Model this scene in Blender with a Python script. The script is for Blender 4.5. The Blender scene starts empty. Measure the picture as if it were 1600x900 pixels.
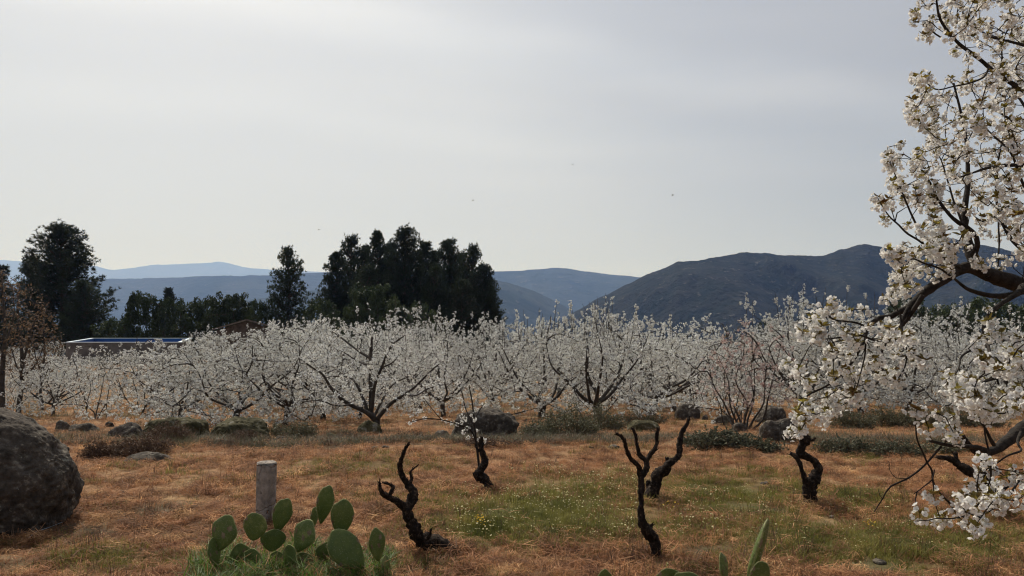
import bpy, math, random
import numpy as np
from mathutils import Vector, Matrix, noise as mn

random.seed(11)
rng = np.random.default_rng(11)
scene = bpy.context.scene
COL = scene.collection
R = math.radians

# ------------------------------------------------------------------ camera
CAM_Z = 1.6
FPX = 1232.0                      # focal length in pixels of a 1600 px wide frame
PITCH = R(2.33)
cd = bpy.data.cameras.new('camera')
cam = bpy.data.objects.new('camera', cd)
COL.objects.link(cam)
cam.location = (0, 0, CAM_Z)
cam.rotation_euler = (R(90) + PITCH, 0, 0)
cd.sensor_width = 36.0
cd.lens = 36.0 * FPX / 1600.0
cd.clip_start = 0.05
cd.clip_end = 60000
scene.camera = cam

# ------------------------------------------------------------------ light
SUN_AZ = R(-27)                   # to the left of the view direction (+Y)
SUN_EL = R(47)
SUN_DIR = Vector((math.sin(SUN_AZ) * math.cos(SUN_EL), math.cos(SUN_AZ) * math.cos(SUN_EL), math.sin(SUN_EL)))
sd = bpy.data.lights.new('sun', 'SUN')
sd.energy = 4.8
sd.angle = R(0.6)
sd.color = (1.0, 0.955, 0.89)
sun = bpy.data.objects.new('sun', sd)
COL.objects.link(sun)
sun.rotation_euler = (-SUN_DIR).to_track_quat('-Z', 'Y').to_euler()

world = bpy.data.worlds.new('World')
scene.world = world
world.use_nodes = True
nt = world.node_tree
nt.nodes.clear()
N = nt.nodes.new
L = nt.links.new
out = N('ShaderNodeOutputWorld')
bg = N('ShaderNodeBackground')
bg.inputs['Strength'].default_value = 0.1
L(bg.outputs[0], out.inputs['Surface'])
sky = N('ShaderNodeTexSky')
sky.sky_type = 'NISHITA'
sky.sun_disc = False
sky.sun_elevation = SUN_EL
sky.sun_rotation = SUN_AZ
sky.altitude = 500
sky.air_density = 1.3
sky.dust_density = 4.0
tc = N('ShaderNodeTexCoord')
# high thin cloud veil: brighter towards the sun (forward scattering)
dot = N('ShaderNodeVectorMath'); dot.operation = 'DOT_PRODUCT'
L(tc.outputs['Generated'], dot.inputs[0])
dot.inputs[1].default_value = SUN_DIR
mp = N('ShaderNodeMapRange')
mp.inputs['From Min'].default_value = -0.2
mp.inputs['From Max'].default_value = 0.98
mp.inputs['To Min'].default_value = 0.0
mp.inputs['To Max'].default_value = 1.0
L(dot.outputs['Value'], mp.inputs['Value'])
veil = N('ShaderNodeValToRGB')
cr = veil.color_ramp
cr.elements[0].position = 0.0
cr.elements[0].color = (0.26, 0.30, 0.36, 1)
cr.elements[1].position = 1.0
cr.elements[1].color = (1.05, 1.04, 1.02, 1)
for pos, c in ((0.60, (0.58, 0.58, 0.585)), (0.72, (0.69, 0.69, 0.69)), (0.82, (0.76, 0.76, 0.755)), (0.90, (0.83, 0.83, 0.825))):
    e = cr.elements.new(pos); e.color = (*c, 1)
L(mp.outputs[0], veil.inputs[0])
x10 = N('ShaderNodeVectorMath'); x10.operation = 'SCALE'
x10.inputs['Scale'].default_value = 8.7
# the veil thins out towards the upper right, where bluer sky shows through
dt2 = N('ShaderNodeVectorMath'); dt2.operation = 'DOT_PRODUCT'
L(tc.outputs['Generated'], dt2.inputs[0])
dt2.inputs[1].default_value = (math.sin(R(30)) * math.cos(R(33)), math.cos(R(30)) * math.cos(R(33)), math.sin(R(33)))
edge = N('ShaderNodeValToRGB')
edge.color_ramp.interpolation = 'EASE'
edge.color_ramp.elements[0].position = 0.80; edge.color_ramp.elements[0].color = (1, 1, 1, 1)
edge.color_ramp.elements[1].position = 1.0; edge.color_ramp.elements[1].color = (0.72, 0.73, 0.77, 1)
L(dt2.outputs['Value'], edge.inputs[0])
thin = N('ShaderNodeMixRGB'); thin.blend_type = 'MULTIPLY'; thin.inputs[0].default_value = 1
L(veil.outputs[0], thin.inputs['Color1']); L(edge.outputs[0], thin.inputs['Color2'])
L(thin.outputs[0], x10.inputs[0])
# streaks of cirrus: noise stretched along one direction of the sky
mpg = N('ShaderNodeMapping')
mpg.inputs['Rotation'].default_value = (0.0, R(-9), R(12))
mpg.inputs['Scale'].default_value = (0.8, 0.6, 7.5)
L(tc.outputs['Generated'], mpg.inputs[0])
nz = N('ShaderNodeTexNoise')
nz.inputs['Scale'].default_value = 1.6
nz.inputs['Detail'].default_value = 5
nz.inputs['Roughness'].default_value = 0.5
nz.inputs['Distortion'].default_value = 0.4
L(mpg.outputs[0], nz.inputs['Vector'])
fr = N('ShaderNodeMapRange')
fr.inputs['From Min'].default_value = 0.35
fr.inputs['From Max'].default_value = 0.68
fr.inputs['To Min'].default_value = 0.84
fr.inputs['To Max'].default_value = 0.98
L(nz.outputs[0], fr.inputs['Value'])
mx = N('ShaderNodeMixRGB')
L(fr.outputs[0], mx.inputs['Fac'])
st = N('ShaderNodeMapRange')
st.inputs['From Min'].default_value = 0.35; st.inputs['From Max'].default_value = 0.72
st.inputs['To Min'].default_value = 8.0; st.inputs['To Max'].default_value = 9.0
L(nz.outputs[0], st.inputs['Value'])
# one long faint streak of cirrus slanting down to the right across the upper sky, and a fainter one under it
def streak(az0, el0, az1, el1, half, gain):
    a_ = Vector((math.sin(R(az0)) * math.cos(R(el0)), math.cos(R(az0)) * math.cos(R(el0)), math.sin(R(el0))))
    b_ = Vector((math.sin(R(az1)) * math.cos(R(el1)), math.cos(R(az1)) * math.cos(R(el1)), math.sin(R(el1))))
    dp = N('ShaderNodeVectorMath'); dp.operation = 'DOT_PRODUCT'; dp.inputs[1].default_value = a_.cross(b_).normalized()
    wob = N('ShaderNodeTexNoise'); wob.inputs['Scale'].default_value = 3.0; wob.inputs['Detail'].default_value = 6; L(tc.outputs['Generated'], wob.inputs['Vector'])
    ws = N('ShaderNodeMath'); ws.operation = 'MULTIPLY_ADD'; ws.inputs[1].default_value = 0.07; ws.inputs[2].default_value = -0.035; L(wob.outputs[0], ws.inputs[0])
    L(tc.outputs['Generated'], dp.inputs[0])
    ad = N('ShaderNodeMath'); ad.operation = 'ADD'; L(dp.outputs['Value'], ad.inputs[0]); L(ws.outputs[0], ad.inputs[1])
    ab = N('ShaderNodeMath'); ab.operation = 'ABSOLUTE'; L(ad.outputs[0], ab.inputs[0])
    mr = N('ShaderNodeMapRange'); mr.interpolation_type = 'SMOOTHSTEP'
    mr.inputs['From Max'].default_value = half; mr.inputs['To Min'].default_value = gain; mr.inputs['To Max'].default_value = 0.0
    L(ab.outputs[0], mr.inputs['Value'])
    tx = N('ShaderNodeMath'); tx.operation = 'MULTIPLY'; L(mr.outputs[0], tx.inputs[0]); L(nz.outputs[0], tx.inputs[1])
    return tx.outputs[0]
s1 = streak(-33, 21, 17.5, 16.0, 0.05, 2.2)
s2 = streak(-30, 13.5, 8, 12.5, 0.04, 0.9)
a1 = N('ShaderNodeMath'); a1.operation = 'ADD'; L(st.outputs[0], a1.inputs[0]); L(s1, a1.inputs[1])
a2 = N('ShaderNodeMath'); a2.operation = 'ADD'; L(a1.outputs[0], a2.inputs[0]); L(s2, a2.inputs[1])
L(a2.outputs[0], x10.inputs['Scale'])
L(sky.outputs[0], mx.inputs['Color1'])
L(x10.outputs[0], mx.inputs['Color2'])
L(mx.outputs[0], bg.inputs['Color'])

vs = scene.view_settings
vs.view_transform = 'Standard'
vs.look = 'None'
vs.exposure = 0.0
vs.gamma = 1.0
scene.cycles.use_denoising = True
scene.cycles.filter_width = 1.15
scene.cycles.max_bounces = 6
scene.cycles.diffuse_bounces = 3
scene.cycles.transmission_bounces = 4
scene.cycles.volume_bounces = 0
scene.cycles.transparent_max_bounces = 8

# ------------------------------------------------------------------ helpers
CP, SP = math.cos(PITCH), math.sin(PITCH)

def P(px, py, d):
    """the world point at forward distance d seen in direction (px, py) of the photograph"""
    v = (px - 800) / FPX; w = (450 - py) / FPX
    y = CP - w * SP; z = SP + w * CP
    s = d / y
    return Vector((v * s, d, CAM_Z + z * s))

PROF = [(-400, 2.5), (-60, 1.2), (-5, 0.05), (0, 0.0), (5, 0.03), (8, -0.02), (10.4, -0.06), (11.2, -0.14), (12.5, -0.36), (14, -0.52), (19, -1.0),
        (30, -1.8), (50, -3.0), (80, -4.1), (120, -4.9), (160, -5.6), (220, -10), (400, -60), (900, -190), (1800, -230), (60000, -260)]
PX = np.array([p[0] for p in PROF], float); PZ = np.array([p[1] for p in PROF], float)

def gz(x, y, fine=True):
    a = np.interp(y, PX, PZ)
    # rise on the left towards the water tank
    a += 1.6 * math.exp(-((x + 32) / 17) ** 2) * math.exp(-((y - 76) / 24) ** 2)
    a += 0.28 * mn.noise(Vector((x * 0.11, y * 0.11, 3.1))) * min(1, max(0, (y - 9) / 20))
    if fine and y < 40:
        a += 0.035 * mn.noise(Vector((x * 1.3, y * 1.3, 7.7))) + 0.028 * mn.noise(Vector((x * 4.1, y * 4.1, 1.7)))
        # broken edge of the terrace
        a += 0.07 * mn.noise(Vector((x * 0.8, y * 1.1, 11.7))) * math.exp(-((y - 10.8) / 1.2) ** 2)
    return a

def G(px, py):
    """ground point seen at (px, py)"""
    v = (px - 800) / FPX; w = (450 - py) / FPX
    y = CP - w * SP; z = SP + w * CP
    d = 2.5
    while d < 400:
        x = v * d / y
        if CAM_Z + z * d / y <= gz(x, d):
            return Vector((x, d, gz(x, d)))
        d *= 1.004
    return Vector((v * d / y, d, gz(v * d / y, d)))

def GD(px, d):
    """ground point at forward distance d in column px"""
    p = P(px, 500, d)
    return Vector((p.x, d, gz(p.x, d)))

class MB:
    """collects pieces of geometry; build() links them as ONE mesh object"""
    def __init__(s):
        s.v = []; s.f4 = []; s.f3 = []; s.m4 = []; s.m3 = []; s.n = 0
    def add(s, v, f, m=0):
        v = np.asarray(v, np.float32).reshape(-1, 3)
        f = np.asarray(f, np.int64)
        if f.shape[1] == 4: s.f4.append(f + s.n); s.m4.append(np.full(len(f), m, np.int32))
        else: s.f3.append(f + s.n); s.m3.append(np.full(len(f), m, np.int32))
        s.v.append(v); s.n += len(v)
    def join(s, o, mat4, moff=0):
        mt = np.array(mat4, np.float32)
        for v in o.v:
            s.v.append(v @ mt[:3, :3].T + mt[:3, 3])
        for f, m in zip(o.f4, o.m4): s.f4.append(f + s.n); s.m4.append(m + moff)
        for f, m in zip(o.f3, o.m3): s.f3.append(f + s.n); s.m3.append(m + moff)
        s.n += o.n
    def mesh(s, name, mats, smooth=False):
        me = bpy.data.meshes.new(name)
        v = np.concatenate(s.v) if s.v else np.zeros((0, 3), np.float32)
        f4 = np.concatenate(s.f4) if s.f4 else np.zeros((0, 4), np.int64)
        f3 = np.concatenate(s.f3) if s.f3 else np.zeros((0, 3), np.int64)
        m = np.concatenate(s.m4 + s.m3) if (s.m4 or s.m3) else np.zeros(0, np.int32)
        me.vertices.add(len(v)); me.vertices.foreach_set('co', v.ravel())
        loops = np.concatenate([f4.ravel(), f3.ravel()]).astype(np.int32)
        me.loops.add(len(loops)); me.loops.foreach_set('vertex_index', loops)
        np_ = len(f4) + len(f3)
        me.polygons.add(np_)
        st = np.concatenate([np.arange(len(f4)) * 4, len(f4) * 4 + np.arange(len(f3)) * 3]).astype(np.int32)
        me.polygons.foreach_set('loop_start', st)
        me.polygons.foreach_set('material_index', m)
        me.polygons.foreach_set('use_smooth', np.full(np_, smooth))
        for mt in mats: me.materials.append(mt)
        me.update(calc_edges=True)
        me.validate()
        return me

def link(name, me, parent=None, loc=None, rot=None, scale=None):
    o = bpy.data.objects.new(name, me)
    COL.objects.link(o)
    if parent: o.parent = parent
    if loc is not None: o.location = loc
    if rot is not None: o.rotation_euler = rot
    if scale is not None: o.scale = scale
    return o

def tag(o, label, cat, group=None, kind=None):
    o['label'] = label; o['category'] = cat
    if group: o['group'] = group
    if kind: o['kind'] = kind
    return o

def thing(name, label, cat, loc=(0, 0, 0), rz=0, group=None):
    o = bpy.data.objects.new(name, None); COL.objects.link(o)
    o.location = loc; o.rotation_euler = (0, 0, rz)
    return tag(o, label, cat, group)

def dup(root, loc, rz, scale, label, group=None):
    r = root.copy(); COL.objects.link(r)
    r.location = loc; r.rotation_euler = (0, 0, rz); r.scale = scale
    r['label'] = label
    if group: r['group'] = group
    for ch in list(root.children):
        c = ch.copy(); COL.objects.link(c); c.parent = r
        for g in ch.children:
            d_ = g.copy(); COL.objects.link(d_); d_.parent = c
    return r

def smooth_path(pts, step):
    """Catmull-Rom through rows (x, y, z, r)"""
    p = np.array(pts, float)
    if len(p) < 2: return p
    q = np.vstack([2 * p[0] - p[1], p, 2 * p[-1] - p[-2]])
    res = []
    for i in range(1, len(q) - 2):
        p0, p1, p2, p3 = q[i - 1], q[i], q[i + 1], q[i + 2]
        n = max(1, int(np.linalg.norm((p2 - p1)[:3]) / step))
        for k in range(n):
            t = k / n
            res.append(0.5 * ((2 * p1) + (-p0 + p2) * t + (2 * p0 - 5 * p1 + 4 * p2 - p3) * t * t + (-p0 + 3 * p1 - 3 * p2 + p3) * t ** 3))
    res.append(p[-1])
    res = np.array(res)
    res[:, 3] = np.maximum(res[:, 3], 0.0006)
    return res

def tube(mb, pts, sides=6, amp=0.0, freq=30.0, m=0, cap=True, ridge=0.0):
    """pts: rows x y z r"""
    p = np.asarray(pts, float)
    n = len(p)
    if n < 2: return
    T = np.gradient(p[:, :3], axis=0)
    T /= (np.linalg.norm(T, axis=1)[:, None] + 1e-9)
    u = np.cross(T[0], (0.3, 0.9, 0.2)); u /= np.linalg.norm(u) + 1e-9
    V = np.zeros((n, sides, 3))
    ang = np.arange(sides) * 2 * math.pi / sides
    for i in range(n):
        u = u - T[i] * np.dot(u, T[i]); u /= np.linalg.norm(u) + 1e-9
        w = np.cross(T[i], u)
        ring = np.cos(ang)[:, None] * u + np.sin(ang)[:, None] * w
        r = p[i, 3] * np.ones(sides)
        if amp:
            for k in range(sides):
                c = p[i, :3] + ring[k] * p[i, 3]
                r[k] *= 1 + amp * (mn.noise(Vector(c * freq)) + 0.5 * mn.noise(Vector(c * freq * 2.7)))
            if ridge: r *= 1 + ridge * np.sin(ang * 4 + i * 0.23) * 0.5 + ridge * np.sin(ang * 7 - i * 0.15) * 0.35
        V[i] = p[i, :3] + ring * r[:, None]
    a = np.arange(n - 1)[:, None] * sides + np.arange(sides)[None]
    b = np.arange(n - 1)[:, None] * sides + (np.arange(sides)[None] + 1) % sides
    f = np.stack([a, b, b + sides, a + sides], -1).reshape(-1, 4)
    mb.add(V.reshape(-1, 3), f, m)
    if cap:
        for base, c in ((0, p[0, :3]), (n - 1, p[-1, :3])):
            v = np.vstack([V[base], c[None] + (T[base] * (0.3 if base else -0.3) * p[base, 3])])
            k = np.arange(sides)
            f = np.stack([k, (k + 1) % sides, np.full(sides, sides)], -1)
            mb.add(v, f, m)

def quads_at(mb, pos, size, m=0, up=None, aspect=1.0, jitter=0.3, bias=None):
    """one randomly turned quad per position (vectorised)"""
    n = len(pos)
    if n == 0: return
    a = rng.normal(size=(n, 3))
    if bias is not None: a = a + np.asarray(bias)
    a /= np.linalg.norm(a, axis=1)[:, None]
    b = np.cross(a, rng.normal(size=(n, 3))); b /= np.linalg.norm(b, axis=1)[:, None]
    c = np.cross(a, b)
    s = (size * (1 + jitter * rng.uniform(-1, 1, n)))[:, None] * 0.5
    b = b * s; c = c * s * aspect
    bend = a * s * rng.uniform(0.1, 0.6, n)[:, None]
    v = np.stack([pos - b * 0.6 - c + bend, pos + b - c * 0.5, pos + b * 0.6 + c + bend, pos - b + c * 0.5], 1)
    mb.add(v.reshape(-1, 3), np.arange(n * 4).reshape(n, 4), m)

# ------------------------------------------------------------------ materials
def mat(name, c1, c2=None, scale=5.0, rough=0.85, bump=0.0, bscale=None, transl=0.0, rand=0.0, tcol=None, detail=6, spec=0.3, c3=None, obj=False, lo=0.35, hi=0.65):
    m = bpy.data.materials.new(name); m.use_nodes = True
    t = m.node_tree; t.nodes.clear()
    N = t.nodes.new; L = t.links.new
    o = N('ShaderNodeOutputMaterial'); b = N('ShaderNodeBsdfPrincipled')
    b.inputs['Roughness'].default_value = rough
    b.inputs['Specular IOR Level'].default_value = spec
    tc = N('ShaderNodeTexCoord'); gm = N('ShaderNodeNewGeometry')
    vec = tc.outputs['Object'] if obj else gm.outputs['Position']
    if c2 is None: c2 = c1
    n1 = N('ShaderNodeTexNoise'); n1.inputs['Scale'].default_value = scale; n1.inputs['Detail'].default_value = detail
    n1.inputs['Roughness'].default_value = 0.65
    L(vec, n1.inputs['Vector'])
    r = N('ShaderNodeValToRGB')
    r.color_ramp.elements[0].position = lo; r.color_ramp.elements[0].color = (*c1, 1)
    r.color_ramp.elements[1].position = hi; r.color_ramp.elements[1].color = (*c2, 1)
    if c3: e = r.color_ramp.elements.new((lo + hi) / 2 + 0.06); e.color = (*c3, 1)
    L(n1.outputs[0], r.inputs[0])
    col = r.outputs[0]
    if rand:
        oi = N('ShaderNodeObjectInfo'); hs = N('ShaderNodeHueSaturation')
        ma = N('ShaderNodeMapRange'); ma.inputs['To Min'].default_value = 1 - rand; ma.inputs['To Max'].default_value = 1 + rand
        L(oi.outputs['Random'], ma.inputs['Value']); L(ma.outputs[0], hs.inputs['Value']); L(col, hs.inputs['Color'])
        col = hs.outputs[0]
    L(col, b.inputs['Base Color'])
    if bump:
        n2 = N('ShaderNodeTexNoise'); n2.inputs['Scale'].default_value = bscale or scale * 4; n2.inputs['Detail'].default_value = 8
        L(vec, n2.inputs['Vector'])
        bm = N('ShaderNodeBump'); bm.inputs['Strength'].default_value = min(1, bump); bm.inputs['Distance'].default_value = 0.6 / (bscale or scale * 4) * max(1, bump)
        L(n2.outputs[0], bm.inputs['Height']); L(bm.outputs[0], b.inputs['Normal'])
    last = b.outputs[0]
    if transl:
        tr = N('ShaderNodeBsdfTranslucent'); mxs = N('ShaderNodeMixShader'); mxs.inputs[0].default_value = transl
        if tcol:
            mm = N('ShaderNodeMixRGB'); mm.blend_type = 'MULTIPLY'; mm.inputs[0].default_value = 1; mm.inputs[2].default_value = (*tcol, 1)
            L(col, mm.inputs[1]); L(mm.outputs[0], tr.inputs[0])
        else: L(col, tr.inputs[0])
        L(b.outputs[0], mxs.inputs[1]); L(tr.outputs[0], mxs.inputs[2]); last = mxs.outputs[0]
    L(last, o.inputs['Surface'])
    return m

M_bark = mat('cherry_bark', (0.010, 0.008, 0.007), (0.045, 0.036, 0.031), 26, 0.85, 0.8, 70, spec=0.15)
M_bark_far = mat('orchard_bark', (0.022, 0.018, 0.015), (0.075, 0.063, 0.054), 9, 0.85)
M_vine = mat('vine_bark', (0.008, 0.006, 0.005), (0.095, 0.068, 0.050), 38, 0.95, 1.0, 120, spec=0.12, c3=(0.030, 0.021, 0.017))
M_petal = mat('white_petals', (0.78, 0.77, 0.74), (0.88, 0.875, 0.86), 60, 0.7, transl=0.38, spec=0.15)
M_petal_far = mat('white_petals_far', (0.45, 0.45, 0.42), (0.86, 0.865, 0.845), 16, 0.8, transl=0.22, spec=0.1, rand=0.12, detail=3)
M_petal_pink = mat('pink_buds', (0.34, 0.20, 0.18), (0.70, 0.66, 0.62), 9, 0.8, transl=0.35, spec=0.1)
M_leaf_young = mat('young_leaves', (0.11, 0.055, 0.015), (0.24, 0.21, 0.045), 14, 0.5, transl=0.45, rand=0.3)
M_leaf_bronze = mat('bronze_leaves', (0.085, 0.048, 0.032), (0.18, 0.125, 0.08), 12, 0.6, transl=0.4)
M_pine = mat('pine_needles', (0.016, 0.026, 0.014), (0.045, 0.062, 0.03), 0.35, 0.7, transl=0.12, rand=0.2, detail=3)
M_oak = mat('oak_leaves', (0.022, 0.035, 0.014), (0.06, 0.08, 0.03), 0.5, 0.65, transl=0.12, rand=0.2, detail=3)
M_trunk = mat('pine_trunk', (0.05, 0.035, 0.025), (0.11, 0.08, 0.06), 3, 0.9)
M_dry = mat('dry_grass', (0.19, 0.082, 0.040), (0.52, 0.32, 0.16), 3.2, 0.8, transl=0.38, rand=0.6, c3=(0.37, 0.19, 0.092), detail=4)
M_green = mat('green_grass', (0.085, 0.095, 0.018), (0.25, 0.225, 0.06), 3.0, 0.7, transl=0.42, rand=0.35)
M_lush = mat('lush_grass', (0.04, 0.09, 0.010), (0.15, 0.23, 0.035), 14.0, 0.55, transl=0.45, rand=0.3)
M_flower = mat('meadow_petals', (0.52, 0.46, 0.20), (0.66, 0.60, 0.36), 8, 0.7, transl=0.3, rand=0.1)
M_yellow = mat('yellow_petals', (0.8, 0.45, 0.03), (0.85, 0.6, 0.05), 8, 0.7, transl=0.3)
M_dead = mat('dead_stalks', (0.06, 0.035, 0.025), (0.2, 0.13, 0.085), 6, 0.9, rand=0.4)
M_shrub = mat('grey_green_leaves', (0.055, 0.058, 0.032), (0.18, 0.17, 0.105), 7, 0.7, transl=0.2)
M_shrub_brown = mat('brown_heather', (0.06, 0.035, 0.025), (0.16, 0.10, 0.065), 7, 0.8, transl=0.15)
M_bramble = mat('silvery_leaves', (0.04, 0.045, 0.025), (0.13, 0.125, 0.085), 25, 0.9, transl=0.2)
M_rock = mat('granite', (0.03, 0.025, 0.021), (0.20, 0.175, 0.145), 11, 0.95, 1.0, 38, c3=(0.085, 0.070, 0.058), spec=0.15, detail=10)
def weather(m, crack_scale, lichen_scale, lichen_col, strength=0.8, amount=0.62):
    """adds cracks (bump and darkened lines) and lichen patches to a rock material"""
    t = m.node_tree; N = t.nodes.new; L = t.links.new
    b = [n for n in t.nodes if n.type == 'BSDF_PRINCIPLED'][0]
    gm = [n for n in t.nodes if n.type == 'NEW_GEOMETRY'][0]
    wv = N('ShaderNodeTexNoise'); wv.inputs['Scale'].default_value = crack_scale * 1.5; wv.inputs['Detail'].default_value = 4
    L(gm.outputs['Position'], wv.inputs['Vector'])
    ad = N('ShaderNodeMixRGB'); ad.blend_type = 'ADD'; ad.inputs[0].default_value = 0.35
    L(gm.outputs['Position'], ad.inputs[1]); L(wv.outputs['Color'], ad.inputs[2])
    vo = N('ShaderNodeTexVoronoi'); vo.feature = 'DISTANCE_TO_EDGE'; vo.inputs['Scale'].default_value = crack_scale
    L(ad.outputs[0], vo.inputs['Vector'])
    cr_ = N('ShaderNodeMapRange'); cr_.inputs['From Max'].default_value = 0.035; L(vo.outputs['Distance'], cr_.inputs['Value'])
    ln = N('ShaderNodeTexNoise'); ln.inputs['Scale'].default_value = lichen_scale; ln.inputs['Detail'].default_value = 9; ln.inputs['Roughness'].default_value = 0.75
    L(gm.outputs['Position'], ln.inputs['Vector'])
    lr = N('ShaderNodeMapRange'); lr.inputs['From Min'].default_value = amount - .02; lr.inputs['From Max'].default_value = amount + .02; L(ln.outputs[0], lr.inputs['Value'])
    src = b.inputs['Base Color'].links[0].from_socket
    m1 = N('ShaderNodeMixRGB'); L(lr.outputs[0], m1.inputs[0]); L(src, m1.inputs[1]); m1.inputs[2].default_value = (*lichen_col, 1)
    m2 = N('ShaderNodeMixRGB'); m2.blend_type = 'MULTIPLY'; m2.inputs[0].default_value = 0.25; L(m1.outputs[0], m2.inputs[1])
    cl = N('ShaderNodeMapRange'); cl.inputs['From Max'].default_value = 1; cl.inputs['To Min'].default_value = 0.35; L(cr_.outputs[0], cl.inputs['Value'])
    L(cl.outputs[0], m2.inputs[2]); L(m2.outputs[0], b.inputs['Base Color'])
    bm = N('ShaderNodeBump'); bm.inputs['Strength'].default_value = strength; bm.inputs['Distance'].default_value = 0.03
    L(cr_.outputs[0], bm.inputs['Height'])
    old = b.inputs['Normal'].links[0].from_socket; L(old, bm.inputs['Normal']); L(bm.outputs[0], b.inputs['Normal'])
weather(M_rock, 0.8, 9.0, (0.22, 0.205, 0.17), 0.35)
M_moss = mat('mossy_granite', (0.028, 0.026, 0.014), (0.17, 0.155, 0.125), 7, 0.95, 1.0, 24, c3=(0.075, 0.066, 0.036), spec=0.1, detail=10)
M_post = mat('weathered_concrete', (0.13, 0.11, 0.095), (0.36, 0.31, 0.27), 14, 0.95, 0.5, 60, obj=False, detail=10)
weather(M_moss, 1.2, 7.0, (0.20, 0.19, 0.155), 0.4)
weather(M_post, 3.2, 11.0, (0.08, 0.065, 0.055), 0.5, 0.60)
M_pad = mat('cactus_pad', (0.078, 0.118, 0.026), (0.20, 0.225, 0.065), 12, 0.5, 0.25, 45, transl=0.16, spec=0.4, c3=(0.115, 0.155, 0.036), detail=9)
M_spine = mat('cactus_spines', (0.35, 0.30, 0.20), (0.5, 0.45, 0.32), 20, 0.7)
M_scar = mat('corky_scar', (0.12, 0.085, 0.05), (0.24, 0.19, 0.12), 30, 0.95)
M_pad_rim_light = mat('cactus_rim_light', (0.17, 0.19, 0.06), (0.34, 0.34, 0.14), 30, 0.55, transl=0.25)  # pad edges lit from behind, the light put into the colour
M_blue = mat('blue_tank_paint', (0.02, 0.08, 0.30), (0.03, 0.11, 0.36), 1, 0.6)
M_white = mat('white_rim', (0.38, 0.46, 0.52), (0.48, 0.54, 0.58), 2, 0.6)
M_tankwall = mat('tank_concrete', (0.075, 0.07, 0.065), (0.18, 0.17, 0.16), 0.9, 0.95)
M_water = mat('tank_water', (0.02, 0.06, 0.09), (0.03, 0.08, 0.11), 1, 0.08, 0.2, 3, spec=0.5)
M_brick = mat('brown_wall', (0.06, 0.045, 0.038), (0.13, 0.10, 0.08), 3, 0.95)
M_roof = mat('clay_roof', (0.10, 0.075, 0.06), (0.20, 0.16, 0.13), 3, 0.9)
M_bird = mat('dark_feathers', (0.02, 0.02, 0.02), (0.04, 0.035, 0.03), 20, 0.7)

# ------------------------------------------------------------------ green patches of the field
GREEN = []
for px, py, rx, ry, s in ((845, 805, 0.85, 0.75, 1.0), (760, 820, 0.55, 0.5, 0.9), (930, 775, 0.7, 0.7, 0.8), (1120, 775, 0.8, 0.8, 0.85), (1200, 760, 0.5, 0.7, 0.6),
                          (1330, 850, 0.75, 0.45, 0.8), (1420, 865, 0.6, 0.35, 0.8), (1350, 780, 0.4, 0.35, 0.7), (1040, 830, 0.35, 0.4, 0.7), (1240, 830, 0.6, 0.35, 0.7),
                          (1340, 705, 0.3, 0.5, 0.7), (160, 880, 0.25, 0.16, 0.55), (440, 700, 0.5, 0.5, 0.35), (1500, 830, 0.7, 0.6, 0.6), (620, 895, 0.3, 0.2, 0.5), (560, 730, 0.6, 0.8, 0.3)):
    g = G(px, py); GREEN.append((g.x, g.y, rx, ry, s))

def green(x, y):
    a = 0.0
    for gx, gy, rx, ry, s in GREEN:
        q = ((x - gx) / rx) ** 2 + ((y - gy) / ry) ** 2
        if q < 6: a = max(a, s * math.exp(-q * 0.75))
    a += 0.30 * mn.noise(Vector((x * 1.7, y * 1.7, 0.4))) + 0.16 * mn.noise(Vector((x * 5.1, y * 5.1, 0.9)))
    if y > 13: a += 0.18 * mn.noise(Vector((x * 0.12, y * 0.12, 5.5))) + 0.05
    return max(0.0, min(1.0, a))

# ------------------------------------------------------------------ ground
def axis(parts):
    r = []
    for a, b, n in parts: r += list(np.linspace(a, b, n, endpoint=False))
    r.append(parts[-1][1]); return np.array(r)
xs = axis([(-31000, -3000, 5), (-3000, -400, 8), (-400, -80, 12), (-80, -20, 40), (-20, -7, 60), (-7, 7, 150), (7, 20, 60), (20, 80, 40), (80, 400, 12), (400, 3000, 8), (3000, 31000, 5)])
ys = axis([(-3000, -60, 6), (-60, -5, 12), (-5, 3, 12), (3, 13, 130), (13, 30, 80), (30, 120, 70), (120, 400, 30), (400, 3000, 14), (3000, 31000, 6)])
nx, ny = len(xs), len(ys)
V = np.zeros((ny, nx, 3)); GA = np.zeros((ny, nx), np.float32)
for j, y in enumerate(ys):
    for i, x in enumerate(xs):
        V[j, i] = (x, y, gz(x, y, abs(x) < 25))
        if 0 < y < 120 and abs(x) < 90: GA[j, i] = green(x, y)
a = (np.arange(ny - 1)[:, None] * nx + np.arange(nx - 1)[None]).ravel()
mb = MB(); mb.add(V.reshape(-1, 3), np.stack([a, a + 1, a + nx + 1, a + nx], -1))

M_ground = bpy.data.materials.new('dry_field'); M_ground.use_nodes = True
t = M_ground.node_tree; t.nodes.clear(); N = t.nodes.new; L = t.links.new
o = N('ShaderNodeOutputMaterial'); b = N('ShaderNodeBsdfPrincipled'); b.inputs['Roughness'].default_value = 0.95
b.inputs['Specular IOR Level'].default_value = 0.1
gm = N('ShaderNodeNewGeometry')
def nse(scale, detail=6, rough=0.6):
    n = N('ShaderNodeTexNoise'); n.inputs['Scale'].default_value = scale; n.inputs['Detail'].default_value = detail
    n.inputs['Roughness'].default_value = rough; L(gm.outputs['Position'], n.inputs['Vector']); return n
def ramp(src, els):
    r = N('ShaderNodeValToRGB'); r.color_ramp.elements[0].position = els[0][0]; r.color_ramp.elements[0].color = (*els[0][1], 1)
    r.color_ramp.elements[1].position = els[-1][0]; r.color_ramp.elements[1].color = (*els[-1][1], 1)
    for p_, c_ in els[1:-1]: e = r.color_ramp.elements.new(p_); e.color = (*c_, 1)
    L(src, r.inputs[0]); return r
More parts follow.
